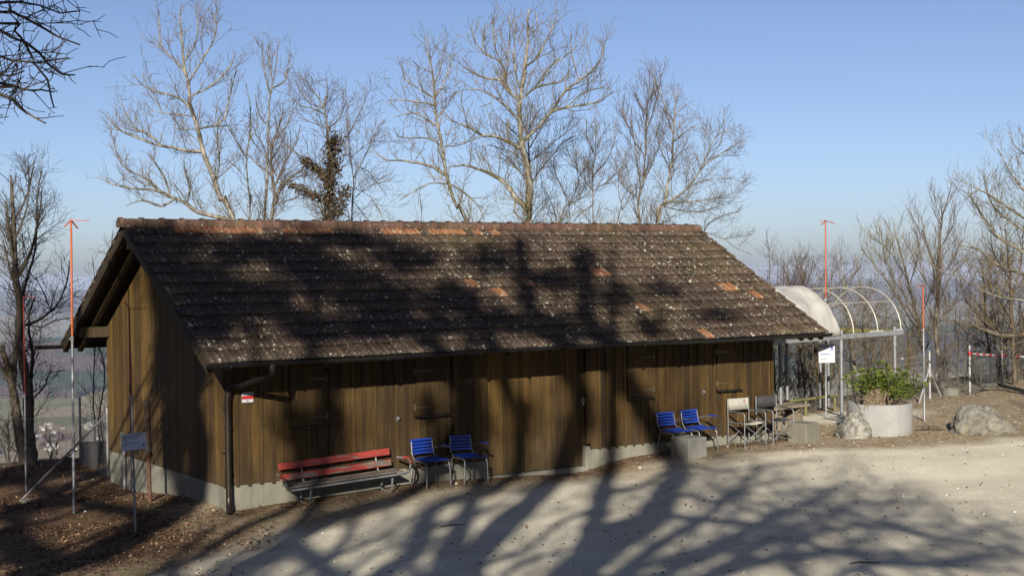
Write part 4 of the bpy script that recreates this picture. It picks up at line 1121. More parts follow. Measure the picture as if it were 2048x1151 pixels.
# boards on two of the poles
def star_man(root, x, z, s, y):
    b = MB()
    for (a_, c_, w0, w1) in (((0,.30),(-.28,-.5),.10,.03), ((0,.30),(.26,-.5),.10,.03), ((0,.2),(.34,.62),.08,.05), ((0,.2),(-.36,.34),.07,.03), ((-.05,.2),(.3,.1),.05,.03), ((0,.42),(.02,.2),.12,.12)):
        d = Vector((c_[0]-a_[0], c_[1]-a_[1])).normalized(); n = Vector((-d.y, d.x))
        q = [(a_[0]+n.x*w0, a_[1]+n.y*w0), (a_[0]-n.x*w0, a_[1]-n.y*w0), (c_[0]-n.x*w1, c_[1]-n.y*w1), (c_[0]+n.x*w1, c_[1]+n.y*w1)]
        b.add([(x+u*s, y, z+v*s) for u, v in q], [(0,1,2,3)])
        y -= .0002
    b.build('figure_mark', M['inkblue'], root)
pp = at(267.5, 882.5, p2.location.y - .03); sb = empty('notice_board', pp, R(6), 'small white notice board with blue text on the pole before the gable', 'sign')
sb.rotation_euler = (0, R(-4), R(24))
b = MB(); b.bev((-.168,-.004,-.118), (.168,.004,.118), .003); b.build('board', M['sign_shaded'], sb)
lines = ['Das Entfernen der Bauprofile ohne', 'Erlaubnis der Bauherrschaft ist', 'strafbar und wird angezeigt', 'verfolgt.', '', 'Bei Fragen bitte ans Bauamt', 'wenden.']
for k, t in enumerate(lines):
    if t: text_mesh(t, .0205, M['ink'], face(-.155, -.0048, .093-k*.0225), sb, bold=.0004)
star_man(sb, .130, -.068, .060, -.0050)
pp = at(1653.5, 706, p4.location.y - .035); sg_ = empty('surveyor_board', pp, R(4), 'white and blue surveyor board on the orange-topped pole under the canopy', 'sign')
b = MB(); b.bev((-.19,-.004,-.215), (.19,.004,.215), .003); b.build('board', M['white'], sg_)
text_mesh('BAUPROFILE', .036, M['inkblue'], face(-.17, -.0048, .155), sg_, bold=.001)
text_mesh('UND', .03, M['inkblue'], face(-.06, -.0048, .11), sg_, bold=.001)
text_mesh('GEOMETER AG', .036, M['inkblue'], face(-.155, -.0048, -.03), sg_, bold=.0016)
text_mesh('052 208 12 37', .030, M['ink'], face(-.13, -.0048, -.14), sg_, bold=.0006)
star_man(sg_, .12, .10, .13, -.0050)

# ================================================================== rusty pipe post before the gable
f = foot(300, 1003); P = empty('pipe_post', f, 0, 'stout rusty iron pipe post with a grey upper half before the gable', 'post')
hh = at(294, 799, f[1])[2] - f[2]; hm = at(296, 907, f[1])[2] - f[2]
b = MB(); b.tube([(0,0,-.1), (-.01,0,hm-.03)], .034, 14); b.build('lower_pipe', M['rust'], P)
b = MB(); b.tube([(-.01,0,hm-.05), (-.01,0,hm-.04), (-.01,0,hm+.04), (-.01,0,hm+.05)], [.036,.062,.062,.036], 16); b.build('collar', M['rust'], P)
b = MB(); b.tube([(-.01,0,hm+.04), (-.02,0,hh*.83), (-.025,0,hh)], [.052,.050,.046], 16); b.build('upper_pipe', M['rust_grey'], P)
b = MB(); b.tube([(-.0,-.045,hh*.82), (.0,-.075,hh*.82)], .024, 10); b.build('bolt', M['rust'], P)

# ================================================================== timber table behind the black chair
f = foot(1597, 852); tb = empty('timber_table', f, ad, 'heavy weathered timber table standing under the canopy beside the black chair', 'table')
b = MB(); 
for k in range(3): b.bev((-.85, -.02+k*.20, .40), (.42, .17+k*.20, .455), .008, rnd.random())
b.build('tabletop', M['wood_grey'], tb)
for x_ in (-.62, .12):
    b = MB(); b.bev((x_, .04, -.08), (x_+.11, .44, .27), .01); b.add([(x_,-.0,.398),(x_+.11,-.0,.398),(x_+.11,.56,.398),(x_,.56,.398),(x_,.14,.24),(x_+.11,.14,.24),(x_+.11,.40,.24),(x_,.40,.24)], [(0,1,2,3),(7,6,5,4),(0,4,5,1),(1,5,6,2),(2,6,7,3),(3,7,4,0)])
    b.build('leg', M['wood_grey'], tb)
# mossy handrail behind
a_ = at(1548, 806, 31.9); c_ = at(1672, 798, 33.4); rl_ = empty('wooden_railing', (a_[0], a_[1], gz(a_[0], a_[1])), math.atan2(c_[1]-a_[1], c_[0]-a_[0]), 'low yellow-green mossy wooden railing behind the canopy', 'railing')
Lr = float(np.hypot(*(c_-a_)[:2])); h_ = a_[2]-rl_.location.z
b = MB(); b.tube([(-.5,0,h_), (Lr/2,0.02,h_+.01), (Lr,0,h_+.02)], .035, 8); b.build('rail', M['moss_rail'], rl_)
for x_ in (0, Lr/2, Lr-.05):
    b = MB(); b.tube([(x_,0,-.4), (x_,0,h_-.02)], .035, 8); b.build('rail_post', M['moss_rail'], rl_)
# short concrete pipe stub and a rotten log right of the planter
f = foot(1902, 790); b = MB(); vv = []
for (rr, zz) in ((.11,-.1),(.11,.17),(.085,.17),(.085,.05)): vv += [(rr*2*math.cos(2*math.pi*i/24), rr*2*math.sin(2*math.pi*i/24), zz) for i in range(24)]
b.add(vv, [(k*24+i, k*24+(i+1)%24, (k+1)*24+(i+1)%24, (k+1)*24+i) for k in range(3) for i in range(24)]); o = b.build('concrete_pipe', M['conc_old'], None); o.location = f; tag(o, 'short brown concrete pipe ring standing by the right fence', 'concrete pipe')
f = foot(1866, 860); ls = []; b = MB(); b.tube([(-.33,.06,.03),(-.15,.02,.055),(.05,0,.04),(.25,-.03,.03)], [.035,.05,.042,.02], 9); b.tube([(-.05,.02,.05),(-.12,-.1,.06)], [.02,.008], 6)
o = b.build('rotten_log', M['bark_brown'], None); o.location = (f[0], f[1], f[2]); tag(o, 'short rotten brown log lying between planter and large boulder', 'log')

# ================================================================== fences
def mesh_wires(P0, P1, z0, z1, pitch=.055, r=.0016, r2=.0022, extra=()):
    """chain-link between two points (local), bottom z0 and top z1 at both ends"""
    L = float(np.linalg.norm((np.array(P1)-np.array(P0))[:2])); d = (np.array(P1)-np.array(P0))/L; H_ = z1 - z0; ls = []
    n = int((L + H_)/pitch)
    for k in range(n):
        u = k*pitch
        for sg in (1, -1):
            if sg == 1: a0, a1 = u - H_, u; za, zb2 = 0, H_
            else: a0, a1 = u - H_, u; za, zb2 = H_, 0
            q0, q1 = max(a0, 0), min(a1, L)
            if q1 <= q0: continue
            f0, f1 = (q0-a0)/(a1-a0), (q1-a0)/(a1-a0)
            A0 = np.array(P0) + d*q0 + [0,0,z0+za+(zb2-za)*f0]; A1 = np.array(P0) + d*q1 + [0,0,z0+za+(zb2-za)*f1]
            ls.append((np.array([A0, A1]), np.array([r, r])))
    for zz in extra:
        k = max(2, int(L/.5)); t = np.linspace(0, 1, k+1); pts = np.array(P0)+d[None]*(t*L)[:,None]; pts[:,2] += zz - .02*np.sin(t*math.pi); ls.append((pts, np.full(len(pts), r2)))
    return ls
def fence(name, posts, h, mesh_h, label, extra, rp=.026, braces=(), mat='galv_dull'):
    P = [np.array([p[0], p[1], gz(p[0], p[1])]) for p in posts]; root = empty(name, P[0], 0, label, 'fence')
    for p, hp in zip(P, h):
        q = p - P[0]; b = MB(); b.tube([tuple(q-[0,0,.2]), tuple(q+[0,0,hp])], rp, 8); b.build('post', M[mat], root)
    for i in range(len(P)-1):
        z_ = [p[2] for p in (P[i], P[i+1])]; L = float(np.linalg.norm((P[i+1]-P[i])[:2]))
        ls = []
        for (a0, a1, rr) in mesh_wires_list(P[i]-P[0], P[i+1]-P[0], mesh_h, extra): ls.append((np.array([a0, a1]), np.array([rr, rr])))
        V, F_ = tubes(ls, 3); mesh_obj('wire_mesh', V, F_, M['wire'], root)
    for (i, (dx, dy), hb) in braces:
        q = P[i]-P[0]; e = np.array([P[i][0]+dx, P[i][1]+dy, 0]); e[2] = gz(e[0], e[1]); e = e - P[0]
        b = MB(); b.tube([tuple(q+[0,0,hb]), tuple(e-[0,0,.05])], rp*.8, 7); b.build('brace', M[mat], root)
    return root
def mesh_wires_list(A0, A1, mh, extra):
    flat0 = np.array([A0[0], A0[1], 0.]); flat1 = np.array([A1[0], A1[1], 0.]); L = np.linalg.norm(flat1-flat0); out = []
    for (pts, rr) in mesh_wires(flat0, flat1, .02, mh, extra=()):
        o = []
        for p in pts:
            f = np.linalg.norm(p[:2]-flat0[:2])/L; o.append(p + [0,0,A0[2]*(1-f)+A1[2]*f])
        out.append((o[0], o[1], rr[0]))
    for zz in list(extra) + [.03, mh*.5, mh]:
        n = 10; prev = None
        for k in range(n+1):
            f = k/n; p = flat0*(1-f)+flat1*f + [0,0,A0[2]*(1-f)+A1[2]*f+zz-.03*math.sin(f*math.pi)]
            if prev is not None: out.append((prev, p, .0028))
            prev = p
    return out
a0 = foot(216, 953); q1 = at(161, 905, 29.0); q2 = at(-130, 905, 29.3); gw_ = bw(.56, 5.6, 0)
fence('wire_fence', [(gw_[0], gw_[1]), (a0[0], a0[1]), (q1[0], q1[1]), (q2[0], q2[1]), (q2[0]-3, q2[1]-1.5)], [.9, 1.32, 1.42, 1.4, 1.4], 1.02,
      'rusty chain-link fence with steel posts on the bank left of the barn', (1.14, 1.28), braces=((1, (-1.05, -1.9), 1.2),))
R0 = foot(1860, 797); R1 = foot(1940, 788); R2 = foot(2004, 768)
Rl = at(1684, 806, 34.6); Rm = at(1545, 806, 33.5)
R3 = R2 + (R2-R1)*1.0
fence('wire_fence', [(Rm[0], Rm[1]), (Rl[0], Rl[1]), (R0[0], R0[1]), (R1[0], R1[1]), (R2[0], R2[1]), (R3[0]+.6, R3[1]+.2)], [1.25, 1.25, 1.2, 1.24, 1.27, 1.2], .82,
      'bright galvanised wire fence along the wooded edge right of the barn', (.95, 1.1), braces=((2, (-.55, -.9), .8), (2, (.45, .5), .7)), mat='zinc')
# red and white barrier tape
ta = at(1939, 706, R1[1]-.05); tb_ = at(2003, 710, R2[1]-.05); tc_ = at(2075, 713, R2[1]+.9)
tape = empty('barrier_tape', ta, 0, 'red and white barrier tape strung between the right fence posts', 'tape')
pl_ = spline([ta, (ta+tb_)/2-[0,0,.01], tb_, (tb_+tc_)/2-[0,0,.012], tc_], .12) - ta
b = MB(); w = .022; mi = []
for i in range(len(pl_)-1):
    p, q = pl_[i], pl_[i+1]; b.add([tuple(p+[0,0,-w]), tuple(q+[0,0,-w]), tuple(q+[0,.004,w]), tuple(p+[0,.004,w])], [(0,1,2,3)]); mi.append((i//2) % 2)
o = mesh_obj('striped_band', b.V, b.F, [M['tape_r'], M['white']], tape, tint=b.T); o.data.polygons.foreach_set('material_index', mi)
b = MB(); b.tube([(0,0,-.05),(.004,0,0),(0,0,.045)], [.03,.036,.03], 8); b.build('knot', M['tape_r'], tape)
# timber bin beyond the left fence; its shade is put into darker boards
bb = at(190, 905, 30.4); tbn = empty('compost_bin', (bb[0], bb[1], gz(bb[0], bb[1])-.1), R(8), 'old timber compost bin, boards darkened for shade, half hidden behind the left fence post', 'bin')
hb = at(190, 873, 30.4)[2] - tbn.location.z
for k in range(5):
    z0_ = -.1 + k*hb/5
    b = MB(); b.box((-.28,-.22,z0_), (.30,-.19,z0_+hb/5-.02), rnd.random()); b.box((-.28,.19,z0_), (.30,.22,z0_+hb/5-.02), rnd.random()); b.box((-.31,-.188,z0_), (-.282,.188,z0_+hb/5-.02), rnd.random()); b.box((.302,-.188,z0_), (.33,.188,z0_+hb/5-.02), rnd.random())
    b.build('board', M['soffit'], tbn)

# ================================================================== trees behind the barn, traced limb by limb
BP, BGr, BB = M['bark_pale'], M['bark_grey'], M['bark_brown']
TP, TG, TD, TB = M['twig_pale'], M['twig_gold'], M['twig_dark'], M['twig_brown']
Z8 = dict(sc=2.3985, ox=180, oy=0); Z1 = dict(sc=2.3975, ox=740, oy=0)
GRP = 'bare trees behind the barn'
traced_tree('ash_tree', 1, 35, [(690,1058),(630,960),(590,850),(555,760),(525,650),(500,560),(480,490),(470,400),(450,300),(440,200),(432,80),(440,15)], (.125,.012), [
 ([(600,1060),(520,1015),(460,975),(380,940),(300,910),(200,905),(100,880),(40,850)], .062),
 ([(460,975),(472,900),(450,830),(440,760)], .022), ([(305,912),(270,860),(200,830),(140,790),(110,720),(95,640)], .03),
 ([(380,940),(350,860),(300,780),(270,720)], .025), ([(530,745),(460,720),(390,705),(300,690),(240,665),(170,640),(110,600),(70,550)], .045),
 ([(300,690),(270,640),(200,610),(160,560),(130,500),(120,440)], .025), ([(485,505),(430,475),(370,450),(300,430),(240,400),(190,350)], .03),
 ([(490,540),(400,545),(340,540),(290,530),(260,490)], .022), ([(515,625),(440,620),(390,610)], .016), ([(490,470),(560,420),(620,370),(670,310),(690,240)], .03),
 ([(525,615),(590,600),(640,570),(660,480),(700,330)], .026), ([(475,400),(540,270),(590,180),(600,100),(560,30)], .028), ([(465,350),(400,280),(340,220),(330,130),(320,40)], .028),
 ([(450,300),(500,200),(510,110),(500,40)], .02), ([(590,850),(560,800)], .012), ([(645,985),(690,990),(730,970)], .014), ([(625,900),(620,780),(610,680),(615,560)], .022), ([(620,860),(690,780),(700,720)], .014),
 ([(400,935),(330,985),(240,960),(160,985)], .03), ([(520,690),(430,600),(380,560)], .014), ([(340,540),(300,470),(240,440)], .014)],
 ASH, BP, TP, 'tall leaning ash at the left end of the ridge with long low limbs reaching left', group=GRP, **Z8)
traced_tree('young_ash', 2, 37, [(765,1058),(770,980),(755,870),(750,760),(760,680),(770,600),(765,500),(750,400)], (.05,.008), [([(750,740),(700,680),(660,600),(620,520)], .02), ([(760,690),(800,600),(790,520)], .014), ([(755,860),(700,800),(640,760)], .012)],
 ASH, BP, TP, 'slim pale ash just right of the leaning ash, forking low', group=GRP, lenmul=.7, **Z8)
traced_tree('ash_tree', 3, 38, [(835,1058),(845,950),(850,850),(855,700),(855,600),(862,500),(875,420),(890,330),(905,185)], (.065,.009), [([(857,600),(810,540),(790,450)], .02), ([(872,450),(830,330),(818,190)], .024), ([(885,420),(930,380),(960,250)], .022), ([(855,690),(930,620),(960,540)], .018), ([(850,760),(790,690),(740,600)], .016), ([(880,400),(860,300),(850,200)], .016)],
 ASH, BP, TP, 'straight slender ash left of the mossy trunk, narrow upright crown', group=GRP, lenmul=.8, **Z8)
traced_tree('mossy_tree', 4, 34, [(870,1058),(885,980),(880,900),(868,840),(875,700),(905,600),(930,520)], (.085,.012), [([(868,835),(800,790),(760,740)], .03), ([(885,970),(910,900),(960,850),(1020,810),(1060,750)], .035), ([(895,890),(940,770),(980,700),(1010,600)], .025), ([(900,990),(980,950),(1060,900)], .02), ([(870,790),(830,700),(790,640)], .018)],
 BEECH, BGr, TB, 'short mossy trunk dividing into curved limbs between the slender ash and the ivy', group=GRP, lenmul=.8, **Z8)
traced_tree('ivy_tree', 5, 33, [(1150,1058),(1150,900),(1152,760),(1140,680),(1135,620),(1120,520),(1060,420),(1000,350)], (.062,.010), [([(1135,860),(1080,800),(1020,760),(940,690)], .028), ([(1145,960),(1050,920),(970,890),(880,870)], .026), ([(1125,520),(1140,430),(1130,370)], .016), ([(1130,560),(1060,520),(1000,500),(940,440)], .018), ([(1138,640),(1200,560),(1230,470)], .016), ([(1120,520),(1060,500),(1010,440),(980,380)], .014), ([(1140,640),(1050,580),(1000,560)], .014)],
 FINE, BGr, TB, 'slim tree with its lower trunk and two side limbs wrapped in brown ivy', group=GRP, **Z8)
traced_tree('birch_tree', 6, 36, [(1255,1060),(1265,900),(1250,760),(1240,650),(1230,500),(1225,420)], (.038,.007), [([(1265,870),(1330,720),(1400,570)], .014), ([(1242,660),(1310,500),(1325,415)], .014), ([(1270,960),(1340,1060)], .012), ([(1252,800),(1330,820),(1420,930)], .010), ([(1250,740),(1330,690),(1440,640)], .010), ([(1262,900),(1350,950),(1400,1040)], .010), ([(1262,950),(1330,900),(1450,860)], .009)],
 FINE, BP, TP, 'thin pale birch right of the ivy-clad tree with arching whips', group=GRP, lenmul=.8, **Z8)
traced_tree('ash_tree', 7, 35, [(470,1075),(420,1000),(390,920),(370,840),(350,740),(335,640),(315,540),(310,440),(300,350),(285,250),(275,165)], (.085,.010), [
 ([(362,830),(300,800),(200,780),(140,765),(80,765),(20,730)], .04), ([(342,690),(280,660),(200,660),(130,650),(115,610)], .024), ([(320,600),(250,555),(190,540),(110,560)], .028), ([(312,520),(240,490),(180,480),(80,480)], .026), ([(310,480),(230,420),(170,380),(150,320)], .024),
 ([(335,570),(370,500),(420,430)], .018), ([(310,460),(350,400),(380,320),(380,250)], .022), ([(308,400),(340,320),(355,210)], .018), ([(300,340),(240,320),(205,290)], .014), ([(375,880),(280,880),(200,920),(140,960)], .022), ([(390,880),(460,930),(520,990),(550,1060)], .03), ([(290,300),(250,200),(220,230)], .012), ([(350,700),(450,690),(500,640)], .014)],
 ASH, BP, TG, 'leaning lichen-barked ash left of the biggest tree, low limb sweeping left', group=GRP, **Z1)
traced_tree('big_ash', 8, 34, [(765,1078),(760,1000),(765,920),(755,820),(735,720),(720,620),(715,540),(720,480),(735,400),(745,320),(755,220),(760,120),(762,40)], (.165,.012), [
 ([(737,715),(670,680),(600,650),(540,650),(470,610),(400,580),(350,530)], .05), ([(710,570),(640,500),(590,460),(520,430),(450,430)], .035), ([(715,500),(660,430),(620,380),(560,370),(500,350),(440,310)], .04), ([(690,480),(650,390),(630,300),(560,260),(510,210),(490,130)], .035),
 ([(640,370),(660,280),(670,150),(665,40)], .026), ([(725,470),(790,420),(860,400),(930,380),(960,340)], .03), ([(725,450),(700,350),(690,250),(700,100)], .028), ([(745,330),(800,270),(840,200),(890,100),(900,40)], .03), ([(795,400),(860,320),(930,270),(1000,210)], .024),
 ([(745,690),(810,600),(870,540),(940,515),(1040,500),(1110,480),(1170,430)], .05), ([(870,530),(930,450),(1000,400),(1060,350),(1110,270),(1100,200)], .035), ([(940,515),(1020,460),(1100,440),(1150,440)], .02), ([(600,300),(590,180),(590,70)], .018), ([(760,200),(800,120),(795,50)], .016), ([(540,650),(470,680),(400,690)], .014), ([(590,460),(580,500),(520,520)], .012), ([(980,400),(960,290),(960,180)], .018), ([(560,260),(540,170),(550,80)], .016),
 ([(750,1015),(700,950),(650,880),(590,840),(520,810),(450,790),(380,800)], .075), ([(700,950),(690,1010),(720,1060)], .03), ([(590,840),(560,760),(500,700)], .02)],
 ASH, BP, TG, 'largest tree behind the barn, thick mossy trunk and a wide golden crown', group=GRP, **Z1)
traced_tree('dark_shrub_tree', 9, 37, [(770,1000),(780,900),(765,780),(760,680),(770,560),(780,480)], (.05,.009), [([(775,860),(860,760),(930,680),(990,650)], .022), ([(770,760),(700,640),(640,590)], .018), ([(768,700),(830,600),(880,560)], .018), ([(765,640),(720,560),(700,520)], .014), ([(780,900),(700,800),(600,700)], .02), ([(765,620),(800,540),(830,510)], .013), ([(775,830),(700,740),(560,690)], .016), ([(775,780),(880,680),(980,600)], .016)],
 FINE, M['bark_brown'], TD, 'darker finely twigged tree showing through the big tree just above its fork', group=GRP, **Z1)
traced_tree('young_tree', 10, 38, [(900,1078),(960,980),(1000,850),(960,750),(940,700)], (.035,.007), [([(960,980),(900,850),(880,760)], .014), ([(1000,850),(1050,760),(1060,700)], .013), ([(940,1020),(1030,940),(1080,880)], .012), ([(920,1050),(860,950),(820,880)], .012)],
 BEECH, BGr, TP, 'small crooked young tree directly right of the big trunk', group=GRP, lenmul=.7, **Z1)
traced_tree('young_tree', 11, 37, [(1070,1078),(1070,980),(1065,850),(1080,750),(1080,640),(1085,580)], (.04,.007), [([(1066,860),(1140,760),(1180,650)], .016), ([(1075,760),(1040,660),(1040,570)], .013), ([(1070,980),(1000,1030),(980,1060)], .016), ([(1070,930),(1000,820),(990,720)], .014), ([(1080,700),(1130,620),(1150,590)], .010), ([(1068,900),(1150,860),(1210,800)], .012)],
 BEECH, BGr, TP, 'upright young tree in the gap between the big tree and the twin poplars', group=GRP, lenmul=.8, **Z1)
traced_tree('young_tree', 12, 36, [(1180,1078),(1210,1010),(1250,930),(1290,860),(1300,780)], (.028,.006), [([(1210,1010),(1190,900),(1200,800)], .012), ([(1250,930),(1240,840),(1220,740)], .012)],
 BEECH, BGr, TP, 'thin leaning sapling at the foot of the narrow dark tree', group=GRP, lenmul=.6, **Z1)
UP = Style(sp=.15, ang=30, up=.5, len1=.95, wig=.12, tw=.26, rt=.0038, sp2=.13)
traced_tree('narrow_tree', 13, 36, [(1295,1082),(1285,980),(1308,880),(1322,750),(1325,600),(1330,500),(1340,345)], (.05,.007), [([(1300,900),(1275,720),(1245,560)], .018), ([(1320,760),(1270,680),(1200,520)], .014), ([(1308,870),(1370,740),(1420,620)], .016), ([(1325,620),(1370,500),(1390,420)], .014), ([(1325,560),(1290,480),(1270,440)], .011), ([(1290,960),(1220,900),(1190,830)], .012), ([(1330,500),(1370,400),(1400,350)], .011)],
 UP, BGr, TB, 'narrow brown-twigged tree, left one of the pair near the right end of the ridge', group=GRP, **Z1)
traced_tree('beech_tree', 14, 35, [(1378,1082),(1410,990),(1430,880),(1445,780),(1455,650),(1465,520),(1480,400)], (.07,.008), [([(1300,1065),(1380,1000),(1450,960),(1530,890),(1600,800),(1680,740),(1770,680),(1805,665)], .035), ([(1425,960),(1530,965),(1650,950),(1790,940)], .02), ([(1457,640),(1400,470),(1350,340)], .022), ([(1415,1005),(1500,1010),(1600,1010),(1700,975)], .016), ([(1455,680),(1540,610),(1590,590)], .016), ([(1462,560),(1520,500),(1550,530)], .012), ([(1447,780),(1510,700),(1500,650)], .012), ([(1600,800),(1680,650),(1760,590)], .018), ([(1440,820),(1390,700),(1370,600)], .014), ([(1520,900),(1650,850),(1750,850)], .014), ([(1420,1000),(1440,1050),(1440,1085)], .016)],
 FINE, BP, TP, 'pale beech at the right end of the ridge with a long limb reaching up right', group=GRP, **Z1)
traced_tree('young_beech', 15, 36.5, [(1560,1130),(1600,1110),(1700,1142),(1840,1125)], (.018,.006), [([(1570,1085),(1650,1050),(1780,1010)], .013), ([(1700,1142),(1740,1180),(1830,1220)], .009)], FINE, BGr, TP, 'low thin sapling bending out to the right beyond the roof verge', group=GRP, lenmul=.6, **Z1)

# low thickets that only rise a little over the ridge
def thicket(name, seed, cx, ybase, w, h, Y, n, label, mt, mb=None, st=None, group=None, lean=.25):
    rng = np.random.default_rng(seed); st = st or FINE; T = []; B = []; O = []
    b0 = at(cx, ybase, Y); b0[2] = gz(b0[0], b0[1]); H_ = at(cx, ybase-h, Y)[2]-b0[2]; hw = w/2/FPX*Y
    for k in range(n):
        x = rng.uniform(-hw*.55, hw*.55); y = rng.uniform(-.7, .7); q = np.array([b0[0]+x, b0[1]+y, 0]); q[2] = gz(q[0], q[1])-.05
        hh = H_*rng.uniform(.65, 1.0)*(1-.25*(x/hw)**2); tx = x/hw*lean*2*hw + rng.normal(0, .12*hw)
        P = np.array([q + np.array([tx*f**1.3, rng.normal(0,.08)*f, hh*f]) for f in (0,.25,.5,.75,1)]); P[1:-1] += rng.normal(0,.05,(3,3))
        limb(rng, P, rng.uniform(.012,.03), .006, st, O, T if k == 0 else B, lenmul=.8)
    return build_tree(name, b0, T, B, O, mb or BB, mt, label, group, 'shrub')
SH = Style(sp=.15, ang=42, up=.30, len1=.8, wig=.18, tw=.24, rt=.0038, sp2=.12, lev=3, sp3=.14)
thicket('hazel_thicket', 21, 840, 440, 110, 55, 39, 9, 'low brown thicket peeping over the ridge left of the leaning lichen-barked ash', TB, st=SH)
thicket('hazel_thicket', 22, 212, 560, 60, 150, 33, 5, 'pale bare shrub beside the left end of the ridge', TP, st=SH)
thicket('hazel_thicket', 23, 1110, 440, 170, 70, 39, 9, 'brown undergrowth behind the ridge right of the big trunk', TB, st=SH)
thicket('hazel_thicket', 24, 960, 440, 120, 60, 40, 7, 'brown undergrowth behind the ridge left of the big trunk', TB, st=SH)
thicket('hazel_thicket', 25, 1545, 560, 90, 110, 38, 5, 'thin shrub tops just beyond the right roof verge', TD, st=SH)

# ivy round the slim tree
rng = np.random.default_rng(6); P = []; 
for (pts, w, n) in (([(1150,1058),(1150,900),(1165,760),(1170,650)], .26, 2300), ([(1150,880),(1090,810),(1020,760)], .13, 620), ([(1150,960),(1060,930),(970,885)], .13, 600), ([(1180,1030),(1210,960),(1230,900)], .2, 420)):
    q = spline([at(180+x/2.3985, y/2.3985, 33) for x, y in pts], .05)
    k = rng.integers(0, len(q), n); cl_ = .55+.45*np.sin(k*.9)+.0
    off = rng.normal(0, 1, (n,3)); off /= np.linalg.norm(off, axis=1, keepdims=True); P.append(q[k] + off*(w*rng.random((n,1))**.5*(.55+.6*np.abs(np.sin(k*.35)))[:,None]))
P = np.concatenate(P); D = rng.normal(0, 1, P.shape); D[:,2] -= .6
b0 = P.mean(0).copy(); b0[2] = P[:,2].min()
V, F_, T_ = leaves(P-b0, D, rng.uniform(.05,.085,len(P)), rng.uniform(.04,.07,len(P)), np.clip(rng.normal(.5,.3,len(P)),0,1), rg=rng)
o = mesh_obj('ivy', V, F_, M['ivy'], None, tint=T_); o.location = b0; tag(o, 'dense brown-green ivy wrapped round the slim tree behind the ridge', 'ivy')

# ------------------------------------------------------------------ left edge
traced_tree('double_tree', 31, 30, [(46,904),(38,858),(30,800),(22,759),(14,728),(2,690)], (.13,.05), [([(22,770),(30,700),(38,640),(30,560),(20,470),(10,400)], .07), ([(22,759),(5,740),(-15,700)], .05), ([(28,560),(45,480),(50,400),(60,330)], .04), ([(14,440),(20,380),(35,310)], .03), ([(34,640),(10,560),(-10,480)], .05)],
 FINE, BB, TD, 'left trunk of the pair of dark bare trees at the left edge', lenmul=.75)  # dark bark and twigs chosen to stand in for shade on the pair
traced_tree('double_tree', 32, 29.4, [(62,906),(58,860),(57,789),(50,751),(42,694),(38,636),(42,598),(33,568),(30,500),(26,420),(22,350)], (.12,.02), [([(57,800),(62,743),(63,705),(57,667),(57,629),(70,590)], .05), ([(42,660),(75,640),(110,610),(130,560),(135,520)], .03), ([(58,800),(90,770),(100,745),(130,740)], .02), ([(40,600),(60,520),(75,420),(80,370)], .03), ([(34,560),(15,480),(5,400)], .03), ([(57,650),(80,655),(110,640),(145,635)], .014), ([(30,480),(50,400),(50,320)], .024), ([(100,600),(80,560),(60,540)], .012)],
 FINE, BB, TD, 'right trunk of the pair of dark bare trees at the left edge', lenmul=.75)
thicket('bramble_thicket', 33, 20, 905, 130, 90, 29.5, 5, 'tangled dark bramble shrub at the foot of the pair of trees on the left', TD, st=SH, lean=.8)
thicket('bramble_thicket', 34, 212, 900, 24, 130, 30, 2, 'thin reddish shrub behind the left fence by the gable corner', TB, st=SH)
thicket('bramble_thicket', 35, 110, 905, 90, 55, 29.5, 3, 'low bare brambles between the two trunks and the tall pole', TD, st=SH, lean=.7)
# near tree whose branches hang into the upper left corner
rng = np.random.default_rng(41); T = []; B = []; O = []; Yn = 13.5; bx0, by0 = -9.2, 12.5
tr_ = np.array([(bx0,by0,gz(bx0,by0)-.2),(bx0+.1,by0,2.5),(bx0-.1,by0+.1,5),(bx0+.2,by0,7.5),(bx0+.2,by0,10.5),(bx0+.4,by0,13)])
NEAR = Style(sp=.22, ang=48, up=.22, len1=.75, wig=.24, tw=.24, rt=.0048, sp2=.17, sp3=.13)
limb(rng, tr_, .24, .03, NEAR, O, T, children=False)
for (zb0, pts, r0) in ((4.6, [(0,24),(24,24),(52,36),(88,56),(120,76),(160,90)], .03), (4.9, [(0,60),(24,76),(52,88),(80,108),(96,128),(124,148),(150,150)], .03), (4.4, [(0,112),(24,120),(60,124),(100,124),(138,116)], .022),
   (4.2, [(0,164),(24,168),(52,180),(80,182),(108,184)], .026), (4.0, [(0,188),(24,196),(44,218),(68,236),(92,247)], .028), (5.4, [(0,6),(40,4),(80,10),(120,26),(160,22)], .026), (4.1, [(0,178),(20,195),(40,215),(55,228)], .016), (4.3, [(0,150),(24,152),(48,142)], .016), (5.0, [(0,46),(30,60),(55,90),(70,130),(95,160),(108,215)], .018), (5.8, [(-20,-60),(30,-40),(90,-30),(140,-5)], .03)):
    p = np.array([at(x, y, Yn + rng.uniform(-.3,.3) + k*.12) for k, (x, y) in enumerate(pts)]); s0 = np.array([bx0, by0, zb0-.6]); md_ = s0*.45 + p[0]*.55 + np.array([0,0,.35])
    limb(rng, np.vstack([s0, md_, p]), r0*1.3, .008, NEAR, O, B)
build_tree('overhanging_tree', tr_[0], T, B, O, M['bark_brown'], TD, 'dark bare branches of a near tree hanging into the upper left corner of the view', None)

